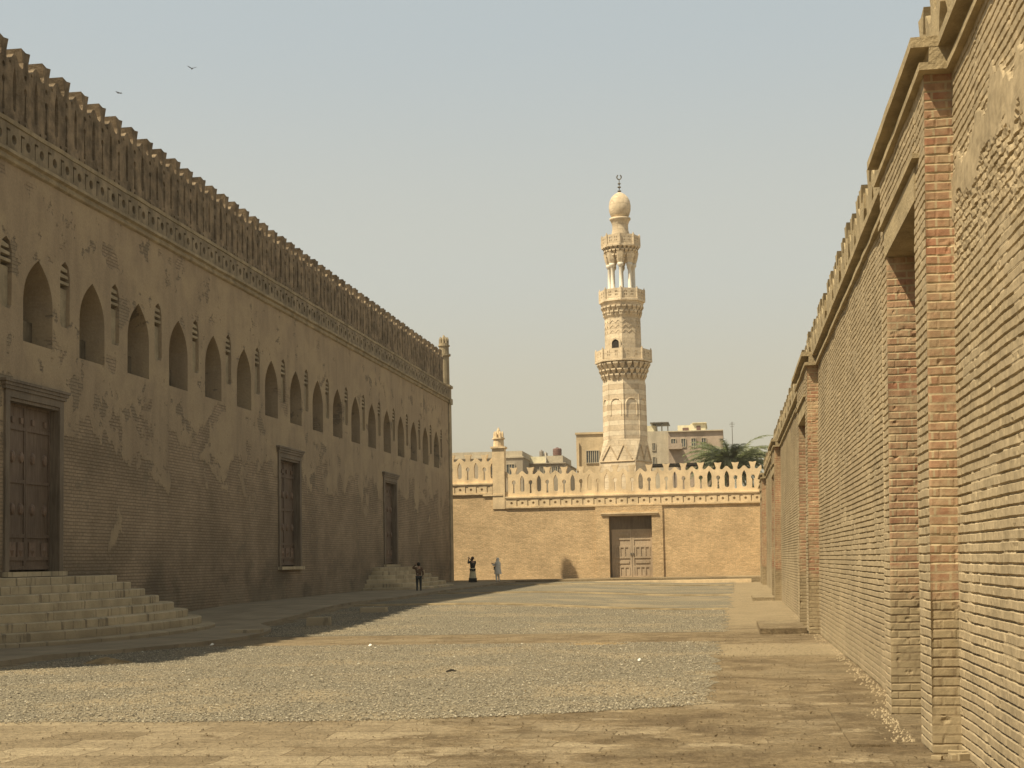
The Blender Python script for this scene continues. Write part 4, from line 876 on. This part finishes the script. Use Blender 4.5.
# ------------------------------------------------------------------ palm
def mat_leaf():
    m = N('palm_leaf', .6, .3); n = m.noise(m.pos, 1.2, 4)
    m.col(m.mix(m.ramp(m.island, 0, 1), m.mix(m.ramp(n, .3, .7), (.13, .155, .085), (.20, .22, .125)), (.30, .31, .20))); 
    tr_ = m.t.nodes.new('ShaderNodeBsdfTranslucent'); tr_.inputs[0].default_value = (.22, .26, .10, 1); mx = m.t.nodes.new('ShaderNodeMixShader'); mx.inputs[0].default_value = .4
    m.l(m.b.outputs[0], mx.inputs[1]); m.l(tr_.outputs[0], mx.inputs[2]); m.l(mx.outputs[0], m.t.nodes['Material Output'].inputs[0]); return m.m
def palm(x, y, zc, L, n, label):
    r_ = thing('palm_tree', label, 'palm tree', (x, y, 0)); rr = random.Random(9)
    pr = [(0, .42)]; z = .0
    while z < zc - .6: z += .28; pr += [(z - .06, .27), (z, .31)]
    MB().ring(x, y, pr + [(zc - .1, .4)], 10).build('trunk', M['gate'], r_)
    q = MB()
    for i in range(n):
        az = rr.uniform(0, 2 * PI); el = math.radians(rr.choice([rr.uniform(15, 58), rr.uniform(5, 45), rr.uniform(-30, 25)])); l = L * rr.uniform(.8, 1.08)
        d = Vector((math.cos(az), math.sin(az), 0)); side = Vector((-d.y, d.x, 0)); p = Vector((x, y, zc)); pts = [p.copy()]; e = el; S = 12
        for k in range(S):
            p = p + (d * math.cos(e) + Vector((0, 0, 1)) * math.sin(e)) * (l / S); pts.append(p.copy()); e -= math.radians(rr.uniform(4, 9)) * (.5 + k / S)
        q.tube(pts, [.05 * (1 - k / (S + 2)) for k in range(S + 1)], 3)
        for k in range(44):
            t = .12 + .88 * k / 44; f = t * S; i0 = min(S - 1, int(f)); b = pts[i0].lerp(pts[i0 + 1], f - i0); tang = (pts[i0 + 1] - pts[i0]).normalized(); up = side.cross(tang)
            ll = .55 * math.sin(min(1, t * 1.15) * PI * .86 + .25) + .12
            for s_ in (-1, 1):
                dr_ = (side * s_ * .75 + tang * .75 + up * rr.uniform(.1, .5) * (1 if rr.random() > .3 else -.5)).normalized(); tip = b + dr_ * ll + Vector((0, 0, -.08 * ll)); wv = tang * .05
                q.add([b - wv, b + wv, tip], [(0, 1, 2)])
    meshobj('crown', q.v, q.f, mat_leaf(), r_, recalc=False)
palm(.2, 130, 9.7, 4.8, 150, 'date palm with a full grey green crown above the far battlement')

# ------------------------------------------------------------------ people
def skin(name, pts, edges, rad, mat, parent, root=0, sub=1):
    me = bpy.data.meshes.new(name); me.from_pydata(pts, edges, []); o = bpy.data.objects.new(name + '_tmp', me); COL.objects.link(o)
    md = o.modifiers.new('s', 'SKIN'); md.use_smooth_shade = True
    for i, v in enumerate(me.skin_vertices[0].data):
        r_ = rad[i]; v.radius = r_ if isinstance(r_, tuple) else (r_, r_); v.use_root = (i == root)
    sb = o.modifiers.new('b', 'SUBSURF'); sb.levels = sub; sb.render_levels = sub
    m2 = bpy.data.meshes.new_from_object(o.evaluated_get(bpy.context.evaluated_depsgraph_get())); bpy.data.objects.remove(o); bpy.data.meshes.remove(me)
    m2.name = name; m2.materials.clear(); m2.materials.append(mat); return link(bpy.data.objects.new(name, m2), parent)
M['skin'] = plain('skin', (.32, .19, .12), .6, .05)
def hand(P, E, Rr, wi, w_, d, s):
    w_ = Vector(w_); d = Vector(d).normalized(); sd = d.orthogonal().normalized(); nn = d.cross(sd)
    pi_ = len(P); P.append(tuple(w_ + d * .055 * s)); E.append((wi, pi_)); Rr.append((.022 * s, .034 * s))
    for k in range(4):
        b = w_ + d * .085 * s + sd * (k - 1.5) * .021 * s; ln = (.06, .075, .07, .052)[k] * s
        i = len(P); P += [tuple(b), tuple(b + d * ln * .55 + nn * .008 * s), tuple(b + d * ln * .95 + nn * .03 * s)]; E += [(pi_, i), (i, i + 1), (i + 1, i + 2)]; Rr += [.010 * s, .009 * s, .008 * s]
    i = len(P); b = w_ + d * .035 * s - sd * .038 * s; P += [tuple(b), tuple(b - sd * .022 * s + d * .035 * s)]; E += [(pi_, i), (i, i + 1)]; Rr += [.012 * s, .009 * s]
def figure(label, loc, rotz, height, armL, armR, shirt, trousers, hair, legs=.10, hood=None, skirt=None, shoes=None, extras=None):
    s = height / 1.72; c, sn = math.cos(rotz), math.sin(rotz)
    def W(p): return (loc[0] + s * (p[0] * c - p[1] * sn), loc[1] + s * (p[0] * sn + p[1] * c), loc[2] + s * p[2])
    r_ = thing('person', label, 'person', loc)
    J = {'pel': (0, 0, .94), 'sp': (0, -.01, 1.12), 'ch': (0, -.02, 1.32), 'nk': (0, -.01, 1.47), 'hb': (0, .01, 1.55), 'hm': (0, .015, 1.62), 'ht': (0, .0, 1.68), 'ns': (0, .105, 1.60),
         'sl': (-.17, -.01, 1.40), 'sr': (.17, -.01, 1.40), 'hl': (-.09, 0, .88), 'hr': (.09, 0, .88), 'kl': (-legs, .02, .49), 'kr': (legs, .03, .49), 'al': (-legs - .01, -.02, .09), 'ar': (legs + .01, -.02, .09), 'tl': (-legs - .03, .14, .035), 'tr': (legs + .03, .14, .035), 'el': armL[0], 'wl': armL[1], 'er': armR[0], 'wr': armR[1]}
    Rd = {'pel': (.125, .095), 'sp': (.115, .085), 'ch': (.14, .10), 'nk': .05, 'hb': .07, 'hm': .088, 'ht': .06, 'ns': .018, 'sl': .055, 'sr': .055, 'hl': .085, 'hr': .085, 'kl': .055, 'kr': .055, 'al': .036, 'ar': .036, 'tl': .03, 'tr': .03, 'el': .038, 'er': .038, 'wl': .024, 'wr': .024}
    K = list(J); E = [('pel', 'sp'), ('sp', 'ch'), ('ch', 'nk'), ('nk', 'hb'), ('hb', 'hm'), ('hm', 'ht'), ('hm', 'ns'), ('ch', 'sl'), ('ch', 'sr'), ('sl', 'el'), ('el', 'wl'), ('sr', 'er'), ('er', 'wr'), ('pel', 'hl'), ('pel', 'hr'), ('hl', 'kl'), ('hr', 'kr'), ('kl', 'al'), ('kr', 'ar'), ('al', 'tl'), ('ar', 'tr')]
    P = [W(J[k]) for k in K]; Ei = [(K.index(a), K.index(b)) for a, b in E]; Rr = [tuple(q * s for q in Rd[k]) if isinstance(Rd[k], tuple) else Rd[k] * s for k in K]
    for e_, w_ in (('el', 'wl'), ('er', 'wr')):
        hand(P, Ei, Rr, K.index(w_), P[K.index(w_)], Vector(P[K.index(w_)]) - Vector(P[K.index(e_)]), s)
    skin('body', P, Ei, Rr, M['skin'], r_)
    def cloth(nm, ks, es, mul, mat):
        skin(nm, [W(J[k]) for k in ks], [(ks.index(a), ks.index(b)) for a, b in es], [tuple(q * s * mul for q in Rd[k]) if isinstance(Rd[k], tuple) else Rd[k] * s * (mul if k not in ('wl', 'wr') else 1.7) for k in ks], mat, r_)
    cloth('shirt', ['pel', 'sp', 'ch', 'sl', 'sr', 'el', 'er', 'wl', 'wr'], [('pel', 'sp'), ('sp', 'ch'), ('ch', 'sl'), ('ch', 'sr'), ('sl', 'el'), ('sr', 'er'), ('el', 'wl'), ('er', 'wr')], 1.5, shirt)
    cloth('trousers', ['pel', 'hl', 'hr', 'kl', 'kr', 'al', 'ar'], [('pel', 'hl'), ('pel', 'hr'), ('hl', 'kl'), ('hr', 'kr'), ('kl', 'al'), ('kr', 'ar')], 1.28, trousers)
    for k in ('l', 'r'):
        a, t = Vector(W(J['a' + k])), Vector(W(J['t' + k])); b = a + (a - t) * .25; b.z = t.z
        skin('shoe', [tuple(b), tuple((b + t) / 2), tuple(t)], [(0, 1), (1, 2)], [.042 * s, .046 * s, .04 * s], shoes or M['dark'], r_)
    hx = Vector(W((0, -.012, 1.635)))
    q = MB(); pr = [(-.11, .06), (-.07, .092), (-.02, .103), (.03, .10), (.07, .075), (.095, .03)]
    q.ring(hx.x, hx.y, [(hx.z + a * s, b * s) for a, b in pr], 12); ho = q.build('hair', hair, r_, True)
    if hood:
        pr = [(.62, .30), (.9, .25), (1.15, .22), (1.36, .235), (1.44, .17), (1.5, .115), (1.6, .125), (1.68, .11), (1.74, .05)]
        vs = []; n = 16
        for z, rd in pr:
            for k in range(n + 1):
                a = math.radians(-235 + 290 * k / n) if z < 1.45 else math.radians(-215 + 250 * k / n)
                vs.append(W((rd * math.cos(a), rd * math.sin(a) * .8 - .02, z)))
        meshobj('head_cover', vs, [(j * (n + 1) + k, j * (n + 1) + k + 1, (j + 1) * (n + 1) + k + 1, (j + 1) * (n + 1) + k) for j in range(len(pr) - 1) for k in range(n)], hood, r_, True)
    if skirt:
        for (z0, z1, r0, r1, mt, nm) in skirt:
            vs = []; n = 20
            for z, rd in ((z0, r0), ((z0 + z1) / 2, (r0 + r1) / 2), (z1, r1)):
                for k in range(n): a = 2 * PI * k / n; vs.append(W((rd * math.cos(a) * (1 + .06 * (k % 2)), rd * .75 * math.sin(a) * (1 + .06 * (k % 2)), z)))
            meshobj(nm, vs, [(j * n + k, j * n + (k + 1) % n, (j + 1) * n + (k + 1) % n, (j + 1) * n + k) for j in range(2) for k in range(n)], mt, r_, True)
    if extras: extras(r_, W, s)
    return r_
M['shirt1'] = N('brown_patterned_shirt', .9).m
m = N('brown_patterned_shirt', .9); m.col(m.mix(m.ramp(m.vor(m.pos, 9), .28, .2), (.11, .065, .04), (.42, .36, .28))); M['shirt1'] = m.m
M['jeans'] = plain('dark_jeans', (.022, .032, .038)); M['black'] = plain('black_cloth', (.012, .012, .011)); M['cream'] = plain('cream_cloth', (.52, .46, .30)); M['grey'] = plain('pale_grey_cloth', (.62, .59, .52)); M['white_c'] = plain('white_cloth', (.66, .64, .60))
M['hair'] = plain('black_hair', (.012, .010, .009)); M['hair2'] = plain('dark_auburn_hair', (.045, .014, .010))
x, y = -14.0, 67.0
figure('man in brown patterned shirt and dark trousers, one hand raised, before the distant stairs', (x, y, g(x, y) + .01), math.radians(12), 1.36, ((-.36, .02, 1.40), (-.16, .06, 1.60)), ((.25, -.02, 1.14), (.24, .05, .90)), M['shirt1'], M['jeans'], M['hair'])
x, y = -14.78, 86.0
def ph(r_, W, s): q = MB(); p = W((-.17, .22, 1.66)); q.box(p[0] - .04 * s, p[0] + .04 * s, p[1] - .006, p[1] + .006, p[2] - .07 * s, p[2] + .09 * s); q.build('phone_in_hand', M['black'], r_)
figure('person in black top and long cream skirt holding both arms up beside the mosque corner', (x, y, g(x, y) + .02), math.radians(25), 1.56, ((-.27, .12, 1.30), (-.20, .18, 1.58)), ((.22, .16, 1.24), (-.10, .22, 1.58)), M['black'], M['black'], M['hair2'], skirt=[(.10, .36, .26, .25, M['black'], 'skirt_hem'), (.30, 1.0, .235, .15, M['cream'], 'skirt')], shoes=M['black'])
x, y = -13.47, 87.0
def bag(r_, W, s): p = W((-.02, .15, 1.02)); q = MB().box(p[0] - .13 * s, p[0] + .10 * s, p[1] - .08, p[1] + .08, p[2] - .12 * s, p[2] + .10 * s); q.build('shoulder_bag', M['black'], r_)
figure('person in pale grey head cover and white clothes with a black waist bag', (x, y, g(x, y) + .02), math.radians(60), 1.47, ((-.22, .14, 1.18), (-.12, .36, 1.30)), ((.22, .14, 1.16), (.06, .34, 1.28)), M['grey'], M['white_c'], M['grey'], legs=.13, hood=M['grey'], shoes=M['white_c'], extras=bag)

# ------------------------------------------------------------------ birds
def bird(x, y, z, rot, s, label, up):
    s *= 1.5; c, sn = math.cos(rot), math.sin(rot)
    def W(p): return (x + s * (p[0] * c - p[1] * sn), y + s * (p[0] * sn + p[1] * c), z + s * p[2])
    r_ = thing('bird', label, 'bird', (x, y, z), 'birds in the sky')
    skin('body', [W(p) for p in ((0, -.22, 0), (0, -.05, 0), (0, .12, .01), (0, .2, .03), (0, .27, .03))], [(0, 1), (1, 2), (2, 3), (3, 4)], [.015 * s, .05 * s, .045 * s, .032 * s, .008 * s], M['birdm'], r_, root=1)
    meshobj('tail', [W(p) for p in ((-.02, -.2, 0), (.02, -.2, 0), (.07, -.38, 0), (-.07, -.38, 0), (0, -.2, .015))], [(0, 1, 2, 3), (0, 4, 1), (1, 4, 2), (2, 4, 3), (3, 4, 0)], M['birdm'], r_)
    for q in (-1, 1):
        t = [(0, .09, .02), (q * .25, .13, .10 * up), (q * .5, .02, .16 * up), (q * .28, -.07, .10 * up), (0, -.08, .02)]
        v = [W(p) for p in t] + [W((p[0], p[1], p[2] + .015)) for p in t]
        meshobj('wing', v, [(0, 1, 2, 3, 4), (9, 8, 7, 6, 5)] + [(i, (i + 1) % 5, 5 + (i + 1) % 5, 5 + i) for i in range(5)], M['birdm'], r_)
M['birdm'] = plain('dark_feathers', (.05, .05, .05))
bird(-25.77, 70, 26.4, .6, .34, 'small dark bird with raised wings, the higher and right one in the sky', 1.6)
bird(-38.03, 90, 32.2, 1.2, .42, 'small dark bird gliding low and flat, the left one in the sky', .3)

# ------------------------------------------------------------------ haze
hm = bpy.data.materials.new('haze'); hm.use_nodes = True; t = hm.node_tree; t.nodes.remove(t.nodes['Principled BSDF'])
pv_ = t.nodes.new('ShaderNodeVolumePrincipled'); pv_.inputs['Color'].default_value = (.93, .88, .78, 1); pv_.inputs['Density'].default_value = .00035; pv_.inputs['Anisotropy'].default_value = .2
t.links.new(pv_.outputs[0], t.nodes['Material Output'].inputs['Volume'])
hz = MB().box(-90, 40, -12, 175, -1.2, 38).build('haze', hm); hz['kind'] = 'stuff'; hz['label'] = 'pale dusty haze in the air over the courtyard'
